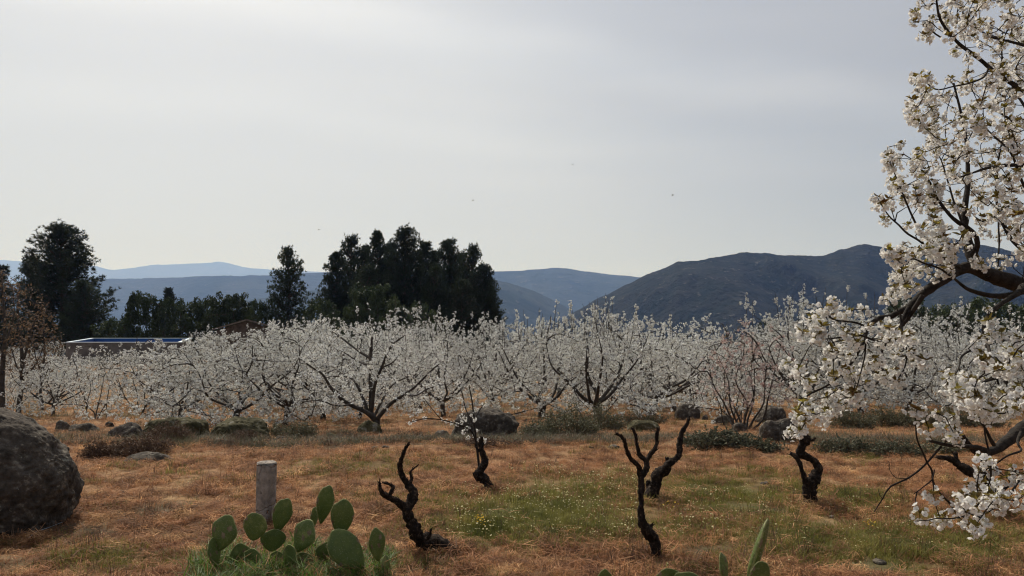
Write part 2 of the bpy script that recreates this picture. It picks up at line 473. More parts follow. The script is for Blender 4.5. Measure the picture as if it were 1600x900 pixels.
big = ramp(nse(0.5, 4).outputs[0], [(0.3, (0.16, 0.085, 0.050)), (0.5, (0.29, 0.165, 0.088)), (0.7, (0.36, 0.24, 0.13))])
sm = ramp(nse(14, 8, 0.75).outputs[0], [(0.32, (0.40, 0.36, 0.34)), (0.55, (1.0, 1.0, 1.0)), (0.75, (1.5, 1.45, 1.4))])
mul = N('ShaderNodeMixRGB'); mul.blend_type = 'MULTIPLY'; mul.inputs[0].default_value = 1
L(big.outputs[0], mul.inputs[1]); L(sm.outputs[0], mul.inputs[2])
grc = ramp(nse(9, 6).outputs[0], [(0.35, (0.055, 0.06, 0.018)), (0.65, (0.13, 0.13, 0.045))])
at = N('ShaderNodeAttribute'); at.attribute_name = 'green'
gmx = N('ShaderNodeMixRGB'); L(at.outputs['Fac'], gmx.inputs[0]); at2 = N('ShaderNodeAttribute'); at2.attribute_name = 'scrub'
sc_c = ramp(nse(6, 8).outputs[0], [(0.35, (0.055, 0.05, 0.03)), (0.65, (0.16, 0.13, 0.085))])
smx = N('ShaderNodeMixRGB'); L(at2.outputs['Fac'], smx.inputs[0]); L(mul.outputs[0], smx.inputs[1]); L(sc_c.outputs[0], smx.inputs[2])
L(smx.outputs[0], gmx.inputs[1]); L(grc.outputs[0], gmx.inputs[2])
# beyond the orchard the land is covered by dark scrub
sep = N('ShaderNodeSeparateXYZ'); L(gm.outputs['Position'], sep.inputs[0])
far = N('ShaderNodeMapRange'); far.inputs['From Min'].default_value = 130; far.inputs['From Max'].default_value = 170
L(sep.outputs[1], far.inputs['Value'])
scr = ramp(nse(0.02, 8, 0.7).outputs[0], [(0.35, (0.03, 0.04, 0.02)), (0.65, (0.07, 0.07, 0.035))])
fmx = N('ShaderNodeMixRGB'); L(far.outputs[0], fmx.inputs[0]); L(gmx.outputs[0], fmx.inputs[1]); L(scr.outputs[0], fmx.inputs[2])
L(fmx.outputs[0], b.inputs['Base Color'])
bm = N('ShaderNodeBump'); bm.inputs['Strength'].default_value = 0.9; bm.inputs['Distance'].default_value = 0.03
L(nse(28, 8, 0.7).outputs[0], bm.inputs['Height']); L(bm.outputs[0], b.inputs['Normal'])
L(b.outputs[0], o.inputs['Surface'])
SOIL = [(*G(110, 835)[:2], 1.15, .42), (*G(230, 800)[:2], .6, .35), (*G(40, 880)[:2], .5, .3), (*G(1330, 885)[:2], .5, .25), (*G(1080, 862)[:2], .4, .22), (*G(640, 880)[:2], .45, .2), (*G(1180, 795)[:2], .5, .3)]
def soil(x, y):
    a = 0.0
    for sx, sy, rx, ry in SOIL: a = max(a, math.exp(-((x - sx) / rx) ** 2 - ((y - sy) / ry) ** 2))
    return max(0, min(1, a * 1.3 + .5 * mn.noise(Vector((x * 2.7, y * 2.7, 15.5))) - .25))
SA = np.zeros((ny, nx), np.float32)
for j, y in enumerate(ys):
    if not 4 < y < 9: continue
    for i, x in enumerate(xs):
        if abs(x) < 8: SA[j, i] = soil(x, y) * .9
for j, y in enumerate(ys):
    if not 9 < y < 60: continue
    for i, x in enumerate(xs):
        if abs(x) > 60: continue
        q = mn.noise(Vector((x * .55, y * .7, 4.4))) + .5 * mn.noise(Vector((x * 2.1, y * 2.1, 8.4)))
        e_ = math.exp(-((y - 12.4) / 1.7) ** 2)
        SA[j, i] = max(0, min(1, (q + .75 * e_ - .12) * 2.2)) * (1 if y > 10.4 else 0)
me = mb.mesh('ground', [M_ground], True)
at_ = me.attributes.new('scrub', 'FLOAT', 'POINT'); at_.data.foreach_set('value', SA.ravel())
at_ = me.attributes.new('green', 'FLOAT', 'POINT'); at_.data.foreach_set('value', GA.ravel())
g = link('ground', me); g['kind'] = 'structure'

# ------------------------------------------------------------------ mountains
def interp_ridge(pts, px):
    xs_ = [p[0] for p in pts]; ys_ = [p[1] for p in pts]
    return np.interp(px, xs_, ys_)

def mountain(name, pts, rdist, rfoot, rback, zfoot, m, seed, rough=0.10, nr=90, step=5, ridge_noise=1.0, freq=1.0):
    pxs = np.arange(pts[0][0], pts[-1][0] + 1, step, dtype=float)
    prof = interp_ridge(pts, pxs)
    k = np.array([0.25, 0.5, 0.25]); prof = np.convolve(np.pad(prof, 1, 'edge'), k, 'valid')
    ts = np.concatenate([np.linspace(-1, 0, nr, endpoint=False), np.linspace(0, 1, 12)])
    V = np.zeros((len(ts), len(pxs), 3))
    for i, px in enumerate(pxs):
        v = (px - 800) / FPX
        py = prof[i] + ridge_noise * (mn.noise(Vector((px * 0.045, seed, 0))) + 0.5 * mn.noise(Vector((px * 0.16, seed, 3))))
        elev = (450 - py) / FPX
        elev = (SP + elev * CP) / (CP - elev * SP)
        R0 = rdist * (1 + 0.12 * mn.noise(Vector((px * 0.004, seed, 1))))
        H = CAM_Z + elev * R0
        col = []
        for t_ in ts:
            r = R0 + t_ * (R0 - rfoot) if t_ < 0 else R0 + t_ * (rback - R0)
            s = (1 - abs(t_)) if t_ < 0 else (1 - t_)
            s = s ** 1.15 if t_ < 0 else math.cos(t_ * math.pi / 2) ** 1.2
            h = zfoot + (H - zfoot) * s
            x = v * r
            q = Vector((x / rdist * 9 * freq, r / rdist * 7 * freq, seed))
            f = mn.hetero_terrain(q, 0.9, 2.2, 6, 0.6)
            rg = 1 - abs(mn.noise(Vector((x / rdist * 7 * freq + 0.25 * f, r / rdist * 2.2 * freq, seed + 5)))) * 2
            w = min(1, abs(t_) * 5) * min(1, (1 - abs(t_)) * 4)
            h += (H - zfoot) * rough * w * (0.55 * (f - 0.9) + 0.9 * (rg - 0.6))
            col.append((x, r, h))
        col = np.array(col)
        # the ridge is the highest thing in its column
        sl = (col[:, 2] - CAM_Z) / col[:, 1]
        over = sl > elev
        col[over, 2] = CAM_Z + elev * col[over, 1] - 0.5
        V[:, i] = col
    n = len(pxs)
    a = (np.arange(len(ts) - 1)[:, None] * n + np.arange(n - 1)[None]).ravel()
    mb = MB(); mb.add(V.reshape(-1, 3), np.stack([a, a + 1, a + n + 1, a + n], -1))
    o = link(name, mb.mesh(name, [m], True)); o['kind'] = 'structure'
    return o

def scrub(name, c1, c2, c3, s1, s2, bump):
    m = bpy.data.materials.new(name); m.use_nodes = True
    t = m.node_tree; t.nodes.clear(); N = t.nodes.new; L = t.links.new
    o = N('ShaderNodeOutputMaterial'); b = N('ShaderNodeBsdfPrincipled'); b.inputs['Roughness'].default_value = 1
    b.inputs['Specular IOR Level'].default_value = 0.05
    gm = N('ShaderNodeNewGeometry')
    def nz(s, d=8, r=0.7):
        n = N('ShaderNodeTexNoise'); n.inputs['Scale'].default_value = s; n.inputs['Detail'].default_value = d; n.inputs['Roughness'].default_value = r
        L(gm.outputs['Position'], n.inputs['Vector']); return n
    def rp(src, els):
        r = N('ShaderNodeValToRGB'); r.color_ramp.elements[0].position = els[0][0]; r.color_ramp.elements[0].color = (*els[0][1], 1)
        r.color_ramp.elements[1].position = els[-1][0]; r.color_ramp.elements[1].color = (*els[-1][1], 1)
        for p_, c_ in els[1:-1]: e = r.color_ramp.elements.new(p_); e.color = (*c_, 1)
        L(src, r.inputs[0]); return r
    A = rp(nz(s1).outputs[0], [(0.36, c1), (0.6, c2)])
    B = rp(nz(s2, 4).outputs[0], [(0.60, (0, 0, 0)), (0.68, (1, 1, 1))])
    mx = N('ShaderNodeMixRGB'); L(B.outputs[0], mx.inputs[0]); L(A.outputs[0], mx.inputs[1]); mx.inputs[2].default_value = (*c3, 1)
    L(mx.outputs[0], b.inputs['Base Color'])
    bm = N('ShaderNodeBump'); bm.inputs['Strength'].default_value = 1; bm.inputs['Distance'].default_value = bump
    L(nz(s2, 5, 0.6).outputs[0], bm.inputs['Height']); L(bm.outputs[0], b.inputs['Normal'])
    L(b.outputs[0], o.inputs['Surface'])
    return m
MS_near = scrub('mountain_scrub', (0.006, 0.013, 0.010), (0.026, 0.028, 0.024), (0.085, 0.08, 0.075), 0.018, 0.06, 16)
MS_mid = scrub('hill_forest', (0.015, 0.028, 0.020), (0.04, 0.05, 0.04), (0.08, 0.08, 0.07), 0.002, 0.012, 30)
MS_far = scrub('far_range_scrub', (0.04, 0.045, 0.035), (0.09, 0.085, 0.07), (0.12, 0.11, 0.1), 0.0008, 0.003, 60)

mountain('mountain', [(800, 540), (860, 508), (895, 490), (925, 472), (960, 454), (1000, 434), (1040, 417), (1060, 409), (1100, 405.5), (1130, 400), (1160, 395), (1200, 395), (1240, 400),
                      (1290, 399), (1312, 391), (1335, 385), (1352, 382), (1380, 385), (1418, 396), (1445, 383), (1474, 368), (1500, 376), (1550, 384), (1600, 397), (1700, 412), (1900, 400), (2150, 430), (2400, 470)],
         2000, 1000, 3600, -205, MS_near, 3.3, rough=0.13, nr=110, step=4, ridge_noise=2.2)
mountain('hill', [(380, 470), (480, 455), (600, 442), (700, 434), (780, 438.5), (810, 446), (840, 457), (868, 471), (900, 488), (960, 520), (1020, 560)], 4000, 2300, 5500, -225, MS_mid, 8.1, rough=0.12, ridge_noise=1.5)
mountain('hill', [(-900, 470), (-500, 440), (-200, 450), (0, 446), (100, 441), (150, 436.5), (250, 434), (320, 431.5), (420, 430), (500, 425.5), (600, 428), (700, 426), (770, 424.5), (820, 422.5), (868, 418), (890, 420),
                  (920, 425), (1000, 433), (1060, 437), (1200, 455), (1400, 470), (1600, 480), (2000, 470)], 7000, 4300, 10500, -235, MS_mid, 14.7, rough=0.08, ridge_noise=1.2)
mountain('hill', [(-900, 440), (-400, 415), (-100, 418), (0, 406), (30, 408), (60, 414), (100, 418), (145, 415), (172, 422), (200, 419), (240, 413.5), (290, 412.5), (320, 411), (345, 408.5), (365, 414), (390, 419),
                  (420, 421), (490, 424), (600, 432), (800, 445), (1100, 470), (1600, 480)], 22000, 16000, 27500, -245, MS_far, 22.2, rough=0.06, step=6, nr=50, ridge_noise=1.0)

# ------------------------------------------------------------------ haze
def haze():
    x0, x1, y0, y1, z0, z1 = -29500, 29500, -2500, 29500, -270, 1900
    v = [(x, y, z) for z in (z0, z1) for y in (y0, y1) for x in (x0, x1)]
    f = [(0, 2, 3, 1), (4, 5, 7, 6), (0, 1, 5, 4), (2, 6, 7, 3), (0, 4, 6, 2), (1, 3, 7, 5)]
    m = bpy.data.materials.new('haze_air'); m.use_nodes = True
    t = m.node_tree; t.nodes.clear()
    o = t.nodes.new('ShaderNodeOutputMaterial'); p = t.nodes.new('ShaderNodeVolumePrincipled')
    p.inputs['Color'].default_value = (0.25, 0.41, 0.93, 1)
    p.inputs['Absorption Color'].default_value = (1, 1, 1, 1)
    p.inputs['Density'].default_value = 8.0e-5
    p.inputs['Anisotropy'].default_value = 0.25
    t.links.new(p.outputs[0], o.inputs['Volume'])
    mb = MB(); mb.add(v, f)
    ob = link('haze', mb.mesh('haze', [m])); ob['kind'] = 'stuff'; ob['label'] = 'pale blue haze in the air over the valley'; ob['category'] = 'haze'
haze()

# ------------------------------------------------------------------ skeleton growing
class Skel:
    """a branching skeleton: nodes with positions; twigs are grown from the nearest node to each target"""
    def __init__(s): s.p = np.zeros((0, 3)); s.t = np.zeros((0, 3)); s.paths = []
    def add(s, path, keep=True):
        q = np.asarray(path, float)
        T = np.gradient(q[:, :3], axis=0) if len(q) > 1 else np.zeros((1, 3))
        T /= np.linalg.norm(T, axis=1)[:, None] + 1e-9
        s.p = np.vstack([s.p, q[:, :3]]); s.t = np.vstack([s.t, T])
        if keep: s.paths.append(q)
    def grow(s, targets, r0, r1, seg, curl=0.15, up=0.12, maxlen=9):
        """targets nearest to the skeleton come first"""
        tg = np.asarray(targets, float)
        d = np.array([np.min(np.linalg.norm(s.p - q, axis=1)) for q in tg])
        out = []
        for i in np.argsort(d):
            q = tg[i]
            dv = q - s.p
            dist = np.linalg.norm(dv, axis=1)
            al = (dv * s.t).sum(1) / (dist + 1e-6)
            cost = dist * (1.35 - 0.35 * al)
            k = int(np.argmin(cost)); ln = dist[k]
            if ln > maxlen or ln < 0.02: continue
            a = s.p[k]; n = max(2, int(ln / seg))
            ctrl = a + s.t[k] * ln * 0.4 + np.array([0, 0, up * ln]) * rng.uniform(-0.4, 1) + rng.normal(size=3) * ln * curl
            u = np.linspace(0, 1, n + 1)[:, None]
            path = (1 - u) ** 2 * a + 2 * u * (1 - u) * ctrl + u ** 2 * q
            path[1:-1] += rng.normal(size=(max(0, n - 1), 3)) * ln * 0.018
            ra = min(r0, r1 + (r0 - r1) * ln * 1.4)
            rr = np.linspace(ra, r1, n + 1)[:, None]
            path = np.hstack([path, rr])
            s.add(path); out.append(path)
        return out

# ------------------------------------------------------------------ orchard trees
def blossom_points(paths, spacing, spread, rmax=0.02, skip=0.0):
    pts = []
    for q in paths:
        for i in range(len(q) - 1):
            if q[i, 3] > rmax: continue
            ln = np.linalg.norm(q[i + 1, :3] - q[i, :3])
            n = rng.poisson(ln / spacing)
            if n == 0 or rng.random() < skip: continue
            u = rng.random(n)[:, None]
            pts.append(q[i, :3] * (1 - u) + q[i + 1, :3] * u + rng.normal(size=(n, 3)) * spread)
    return np.concatenate(pts) if pts else np.zeros((0, 3))

def orchard_tree(name, seed, h=3.0, w=2.2, ntarget=330, trunk_h=0.55, tr=0.085, sprouts=0, density=1.0, stems=1, pmat=None, low=0.08, tsize=0.041, leaves=0.14, limbs=5):
    global rng
    old = rng; rng = np.random.default_rng(seed)
    sk = Skel(); bark = MB(); twg = MB()
    tilt = rng.normal(size=2) * 0.08
    starts = []
    if stems == 1:
        tp = smooth_path([(0, 0, -0.15, tr * 1.35), (0, 0, 0.05, tr * 1.1), (tilt[0] * .5, tilt[1] * .5, trunk_h * .5, tr * .95), (tilt[0], tilt[1], trunk_h, tr)], 0.12)
        tube(bark, tp, 8, 0.18, 9); sk.add(tp, False)
        starts = [tp[-1]] * limbs
    else:
        starts = [np.array((rng.normal() * .05, rng.normal() * .05, -0.1, tr)) for _ in range(stems)]
    a0 = rng.uniform(0, 6.28)
    for k, s0 in enumerate(starts):
        az = a0 + k * 2 * math.pi / len(starts) + rng.normal() * 0.25
        rad = w * rng.uniform(0.55, 0.8); top = h * rng.uniform(0.62, 0.92)
        if k == 0 and stems == 1 and limbs > 4: rad *= 0.25; top = h * 0.95
        dx, dy = math.cos(az), math.sin(az)
        r_ = tr * rng.uniform(0.5, 0.68) if stems == 1 else tr
        rel = trunk_h if stems == 1 else 0.0
        pts = [(*s0[:3], r_)]
        for u, (fr_, fz) in zip((1, 2, 3, 4), ((0.28, 0.13), (0.55, 0.36), (0.82, 0.66), (1.0, 1.0))):
            pts.append((s0[0] + dx * rad * fr_ + rng.normal() * .07, s0[1] + dy * rad * fr_ + rng.normal() * .07, rel + (top - rel) * fz + rng.normal() * .05, r_ * (1 - 0.21 * u)))
        q = smooth_path(pts, 0.14)
        tube(bark, q, 6, 0.15, 8); sk.add(q, False)
    # second order
    def crown_pts(n, shell):
        res = []
        while len(res) < n:
            a_ = rng.uniform(0, 6.28); u = rng.random() ** (0.5 if not shell else 0.3)
            z = rng.uniform(low, 1.0)
            # outline: wide in the middle, narrower on top, drooping skirts
            rr = w * (0.55 + 0.45 * math.sin(min(1, (z - low) / (1 - low) * 1.25) * math.pi * 0.82 + 0.25)) * (1 + 0.30 * math.sin(a_ * 3 + seed) + 0.12 * math.sin(a_ * 7 + seed * 2))
            zz = h * z * (1 - 0.10 * u * u - (0.25 * u * u if z < .5 else 0) + 0.12 * math.sin(a_ * 4 + seed * 1.7) + 0.05 * math.sin(a_ * 9 + seed))
            if z < 0.45 and u < 0.45: continue
            res.append((math.cos(a_) * rr * u, math.sin(a_) * rr * u, zz))
        return res
    b2 = sk.grow(crown_pts(40, False), 0.024, 0.010, 0.16, 0.12)
    for q in b2: tube(twg, q, 5, 0, cap=False)
    b3 = sk.grow(crown_pts(ntarget, False), 0.012, 0.004, 0.14, 0.18)
    for q in b3: tube(twg, q, 3, 0, cap=False)
    sp = []
    for k in range(sprouts):
        a_ = rng.uniform(0, 6.28); u = rng.uniform(0, 0.8) * w
        z0 = h * rng.uniform(0.75, 0.92); ln = rng.uniform(0.5, 1.25) * h * 0.32
        lean = rng.normal(size=2) * 0.08
        q = smooth_path([(math.cos(a_) * u, math.sin(a_) * u, z0, .012), (math.cos(a_) * u + lean[0] * .5, math.sin(a_) * u + lean[1] * .5, z0 + ln * .5, .009), (math.cos(a_) * u + lean[0], math.sin(a_) * u + lean[1], z0 + ln, .005)], 0.14)
        tube(twg, q, 3, 0, cap=False); sp.append(q)
    pet = MB()
    pts = blossom_points(b3 + b2, 0.125 / density, 0.034, 0.024)
    n_each = 9
    allp = np.repeat(pts, n_each, 0) + rng.normal(size=(len(pts) * n_each, 3)) * 0.021
    keep = rng.random(len(allp)) > 0.2
    quads_at(pet, allp[keep], tsize, 0, jitter=0.45)
    if leaves:
        sel = pts[rng.random(len(pts)) < leaves]
        quads_at(pet, sel + rng.normal(size=sel.shape) * 0.03, 0.05, 1, aspect=0.45)
    if sp:
        ps = blossom_points(sp, 0.05, 0.018, 0.02, skip=0.35)
        al = np.repeat(ps, 5, 0) + rng.normal(size=(len(ps) * 5, 3)) * 0.02
        quads_at(pet, al, tsize, 0, jitter=0.4)
    rng = old
    return bark.mesh('trunk', [M_bark_far], True), pet.mesh('blossom', [pmat or M_petal_far, M_leaf_young]), twg.mesh('twigs', [M_bark_far], True)

def cherry(label, loc, rz, scale, meshes, group=None, cat='cherry tree'):
    t = thing('cherry_tree', label, cat, loc, rz, group)
    t.scale = scale
    link('trunk', meshes[0], t)
    bl = link('blossom', meshes[1], t); bl['kind'] = 'stuff'
    tw_ = link('twigs', meshes[2], t); tw_['kind'] = 'stuff'
    return t

KINDS = [orchard_tree('a', 101, 3.0, 2.6, 640), orchard_tree('b', 102, 3.2, 2.4, 620, sprouts=10), orchard_tree('c', 103, 2.8, 2.7, 640, limbs=6), orchard_tree('d', 104, 3.1, 2.3, 600, sprouts=5, trunk_h=0.65),
         orchard_tree('e', 105, 2.9, 2.5, 640, limbs=4), orchard_tree('f', 106, 3.3, 2.5, 640, sprouts=16), orchard_tree('g', 107, 2.6, 2.8, 640, trunk_h=0.45)]
SHOOTS = orchard_tree('h', 120, 2.9, 2.5, 620, sprouts=34, tr=0.12, limbs=6, trunk_h=0.4)
THIN = orchard_tree('i', 121, 2.8, 1.3, 170, tr=0.032, stems=4, density=0.6)
PINK = orchard_tree('j', 122, 2.3, 1.05, 300, tr=0.03, stems=8, density=0.6, pmat=M_petal_pink, low=0.3)

placed = []
def put(px, py, kind, label, s=1.0, rz=None, sz=None, group='front row cherry trees of the orchard'):
    p = G(px, py)
    placed.append((p.x, p.y, 1.4 * s))
    return cherry(label, p, rz if rz is not None else random.uniform(0, 6.28), (s, s, sz or s), kind, group)

# front trees, one by one
put(935, 655, SHOOTS, 'wide white cherry tree with thick dark limbs and many upright shoots, behind the grey-green shrub', 1.02, 0.6, .98)
put(846, 652, SHOOTS, 'white cherry tree with tall upright shoots, right of the large dark boulder', 0.92, 3.2, .92)
put(770, 628, KINDS[3], 'white cherry tree with a forked slim trunk, directly above the large dark boulder', 1.15)
put(446, 664, KINDS[0], 'broad white cherry tree in the front row, left of the bare-limbed tree', .86, 1.0, .78)
put(362, 668, KINDS[6], 'low broad white cherry tree in the front row, above the mossy boulders on the left', .88, 2.0, .84)
put(282, 664, KINDS[4], 'white cherry tree with low spreading crown, above the long mossy slab', .80, 0.3, .70)
put(222, 648, THIN, 'small thin white cherry tree with low forked stems, above the flat dark rock', 0.85)
put(147, 655, THIN, 'slender sparse cherry tree with dark upright stems, left of the flat dark rock', 0.75)
put(83, 650, KINDS[2], 'small white cherry tree with a short trunk, beside the top of the big left boulder', 0.62)
put(657, 645, KINDS[1], 'white cherry tree just right of the bare-limbed tree, short dark trunk', 0.92)
put(693, 652, KINDS[5], 'narrow white cherry tree between the bare-limbed tree and the large dark boulder', 0.85)
put(1020, 650, KINDS[2], 'white cherry tree just right of the tree with thick dark limbs', .98)
put(1082, 636, KINDS[6], 'white cherry tree standing directly behind the round grey boulder', 1.1)
put(1165, 673, PINK, 'sparse pinkish tree with many thin stems, between the round boulder and the pale boulders', 1.0)
put(1142, 667, THIN, 'thin leaning dark sapling with few blossoms, left of the pinkish tree', 0.7)
put(1252, 648, KINDS[5], 'white cherry tree with bare upright shoots, behind the pale boulders on the right', 1.02)
put(1345, 646, KINDS[4], 'white cherry tree with a low fork, behind the left part of the dark grass strip', 1.05)
put(1418, 643, KINDS[0], 'white cherry tree behind the middle of the dark grass strip', 1.0)
put(1505, 640, KINDS[1], 'white cherry tree behind the right part of the dark grass strip', 0.95)
put(1590, 645, KINDS[3], 'white cherry tree at the right edge of the orchard front row', 0.95)
put(505, 655, KINDS[3], 'small white cherry tree half hidden behind the bare-limbed tree, left side', 0.88)
put(562, 655, KINDS[5], 'stubby white cherry tree directly behind the bare-limbed tree', 0.62)

# the rest of the orchard: jittered rows
gcount = 0
ORD = ['first', 'second', 'third', 'fourth', 'fifth', 'sixth', 'seventh', 'eighth', 'ninth', 'tenth', 'eleventh', 'twelfth', 'thirteenth', 'fourteenth', 'fifteenth', 'sixteenth', 'seventeenth', 'eighteenth', 'nineteenth', 'twentieth']
ORD += ['twenty-' + x_ for x_ in ORD[:9]] + ['thirtieth'] + ['thirty-' + x_ for x_ in ORD[:9]] + ['fortieth']
row = 0
r_ = random.Random(5)
d = 26.0
while d < 104:
    halfw = d * 0.70 + 3
    row += 1; inrow = 0
    x = -halfw + r_.uniform(0, 3)
    while x < halfw:
        X = x + r_.uniform(-0.7, 0.7); Y = d + r_.uniform(-0.8, 0.8)
        px = 800 + X / Y * FPX
        ok = all((X - a_) ** 2 + (Y - b_) ** 2 > (c_ + 1.3) ** 2 for a_, b_, c_ in placed)
        if Y > 58 and 85 < px < 300 and Y < 90: ok = False          # the tank
        if 56 < Y < 70 and 310 < px < 450: ok = False              # the house
        if Y > 92 and px < 800: ok = False
        if Y < 31 and 640 < px < 900: ok = False                  # open ground behind the large boulder
        if Y < 31 and 1180 < px < 1260: ok = False
        if ok:
            s = r_.uniform(0.85, 1.22)
            if px < 320:                                        # low trees in front of the tank
                s = min(s, (CAM_Z - 46 / FPX * Y - gz(X, Y)) / 3.35) if Y < 70 else s * .8
            if 320 <= px < 450: s = min(s, (CAM_Z - 10 / FPX * Y - gz(X, Y)) / 3.4) if Y < 60 else s * .7
            s = max(s, .5)
            k = KINDS[r_.randrange(len(KINDS))] if r_.random() > 0.12 or px < 340 else SHOOTS
            if px < 320 and k in (KINDS[5], KINDS[1]): k = KINDS[6]
            o_ = cherry('white cherry tree, %s from left in the %s row behind the front trees' % (ORD[inrow], ORD[row - 1]), (X, Y, gz(X, Y)), r_.uniform(0, 6.28), (s, s, s * r_.uniform(0.95, 1.08)), k, 'white cherry trees in rows behind the front trees')
            inrow += 1
            gcount += 1
        x += r_.uniform(4.3, 5.4)
    d += 4.4 + d * 0.022
print('orchard trees', gcount)

# ------------------------------------------------------------------ traced trees
def traced(lines, d_of=None):
    """rows (px, py, d, r_px) -> rows (x, y, z, r)"""
    res = []
    for ln in lines:
        q = []
        for px, py, dd, r in ln:
            p = P(px, py, dd); q.append((*p, r * dd / FPX))
        res.append(q)
    return res

# bare-limbed tree of the front row
def bare_tree():
    base = G(589, 676); D = base.y
    def L_(pts, dd0, dd1):
        n = len(pts); return [(a, b_, D + dd0 + (dd1 - dd0) * i / (n - 1), r) for i, (a, b_, r) in enumerate(pts)]
    lines = [
        L_([(589, 682, 9), (589, 672, 7.5), (588, 664, 7.5), (588, 655, 7.5)], 0, 0),
        L_([(588, 657, 6), (572, 644, 4.5), (538, 627, 3.6), (518, 607, 3), (504, 585, 2.2), (489, 575, 1.7), (469, 561, 1.2)], 0, -1.0),
        L_([(585, 656, 6), (580, 645, 5), (580, 627, 4.6), (579, 597, 4.2), (579, 558, 3.6), (580, 545, 3), (582, 520, 1.4)], 0, 0.2),
        L_([(579, 560, 3), (557, 546, 2.3), (535, 529, 1.8), (518, 517, 1.2)], 0.1, 0.9),
        L_([(576, 648, 4), (567, 622, 3), (555, 597, 2.4), (543, 589, 1.9), (521, 588, 1.2), (500, 592, 0.9)], 0, 0.8),
        L_([(581, 640, 4), (583, 617, 3.6), (587, 597, 3.2), (596, 575, 2.8), (609, 544, 2.2), (620, 533, 1.6), (633, 524, 1.1)], 0, -0.6),
        L_([(589, 655, 5), (594, 649, 4.5), (609, 632, 3.8), (631, 617, 3), (648, 605, 2.3), (675, 578, 1.6), (690, 566, 1.1)], 0, -0.7),
        L_([(596, 575, 2), (614, 566, 1.5), (626, 552, 1)], -0.3, 0.1),
        L_([(579, 572, 2), (562, 566, 1.5), (538, 551, 1)], 0.1, 0.4),
        L_([(631, 617, 2), (650, 618, 1.5), (672, 606, 1), (700, 600, .8)], -0.4, -1.0),
        L_([(548, 632, 2), (525, 634, 1.5), (500, 626, 1.2), (470, 628, .9)], -0.4, -1.2),
        L_([(585, 650, 3), (600, 620, 2.2), (615, 600, 1.8), (640, 588, 1.1)], 0.2, 1.2)]
    lines = traced(lines)
    bark = MB(); sk = Skel()
    o0 = np.array(base)
    for ln in lines:
        q = smooth_path(ln, 0.09); q[:, :3] -= o0; q[:, 3] *= .8
        tube(bark, q, 7, 0.12, 9); sk.add(q, False)
    tg = []
    cx, cy = 581, 590
    while len(tg) < 360:
        px = rng.uniform(455, 715); py = rng.uniform(500, 655)
        if ((px - 583) / 128) ** 2 + ((py - 582) / 82) ** 2 > 1: continue
        if py > 640 and abs(px - 585) < 60: continue
        p = P(px, py, D + rng.uniform(-1.6, 1.6)); tg.append(np.array(p) - o0)
    tw = sk.grow(tg, 0.012, 0.0035, 0.12, 0.12)
    for q in tw: tube(bark, q, 3, cap=False)
    pts = blossom_points(tw, 0.085, 0.026, 0.02)
    pet = MB()
    al = np.repeat(pts, 5, 0) + rng.normal(size=(len(pts) * 5, 3)) * 0.024
    quads_at(pet, al, 0.036, 0, jitter=0.4)
    t = thing('cherry_tree', 'open cherry tree with bare dark limbs fanning out, in front of the orchard', 'cherry tree', base, 0, 'front row cherry trees of the orchard')
    link('trunk', bark.mesh('trunk', [M_bark_far], True), t)
    b_ = link('blossom', pet.mesh('blossom', [M_petal_far]), t); b_['kind'] = 'stuff'
bare_tree()

# the two young trees with bronze leaves on the left
def bronze(px, pbase, pts, label, spread, top, D=26):
    base = GD(px, D); o0 = np.array(base)
    bark = MB(); sk = Skel()
    for ln in pts:
        q = smooth_path(traced([[(a, b_, D + dd, r) for a, b_, dd, r in ln]])[0], 0.15); q[:, :3] -= o0
        q[:, 3] *= .75; tube(bark, q, 6, 0.08, 8); sk.add(q, False)
    tg = []
    while len(tg) < 230:
        a_, b_ = rng.uniform(px - spread, px + spread), rng.uniform(top, 590)
        if ((a_ - px) / spread) ** 2 + ((b_ - (top + 595) / 2) / ((595 - top) / 2)) ** 2 > 1: continue
        tg.append(np.array(P(a_, b_, D + rng.uniform(-0.9, 0.9))) - o0)
    tw = sk.grow(tg, 0.012, 0.004, 0.16, 0.1, up=0.25)
    for q in tw: tube(bark, q, 3, cap=False)
    pts_ = blossom_points(tw, 0.075, 0.05, 0.02)
    lf = MB(); quads_at(lf, pts_, 0.075, 0, aspect=0.5, jitter=0.5, bias=(0, 0, 0.6))
    t = thing('young_tree', label, 'young tree', base, 0, 'young trees with bronze leaves')
    link('trunk', bark.mesh('trunk', [M_bark_far], True), t)
    b2 = link('leaves', lf.mesh('leaves', [M_leaf_bronze]), t); b2['kind'] = 'stuff'
bronze(35, 650, [[(28, 672, 0, 5.5), (29, 640, 0, 5), (34, 600, 0, 4.5), (35, 565, 0, 4), (32, 530, .1, 2.8), (28, 490, .2, 1.8), (30, 450, .2, 1.2)], [(35, 568, 0, 3), (42, 545, -.1, 2.4), (48, 520, -.3, 2), (60, 490, -.4, 1.3), (78, 468, -.5, .8)],
                [(35, 588, 0, 2.4), (48, 578, -.3, 1.8), (60, 562, -.5, 1.1), (75, 520, -.5, .7)], [(35, 585, 0, 2), (26, 572, .3, 1.5), (18, 545, .4, 1)]],
       'slim young tree with bronze leaves and forked trunk, behind the big left boulder', 52, 432)
bronze(-5, 650, [[(3, 672, 0, 6), (4, 640, 0, 5.5), (3, 600, 0, 5), (5, 560, 0, 4.5), (8, 520, 0, 3.2), (5, 470, 0, 2), (2, 430, 0, 1.2)], [(5, 545, 0, 3), (14, 520, .3, 2), (22, 490, .4, 1.2), (20, 450, .5, .8)], [(4, 550, 0, 3), (-12, 520, 0, 2), (-25, 480, 0, 1.3)]],
       'young tree with reddish bronze leaves cut off by the left edge, behind the big boulder', 48, 420, 24)

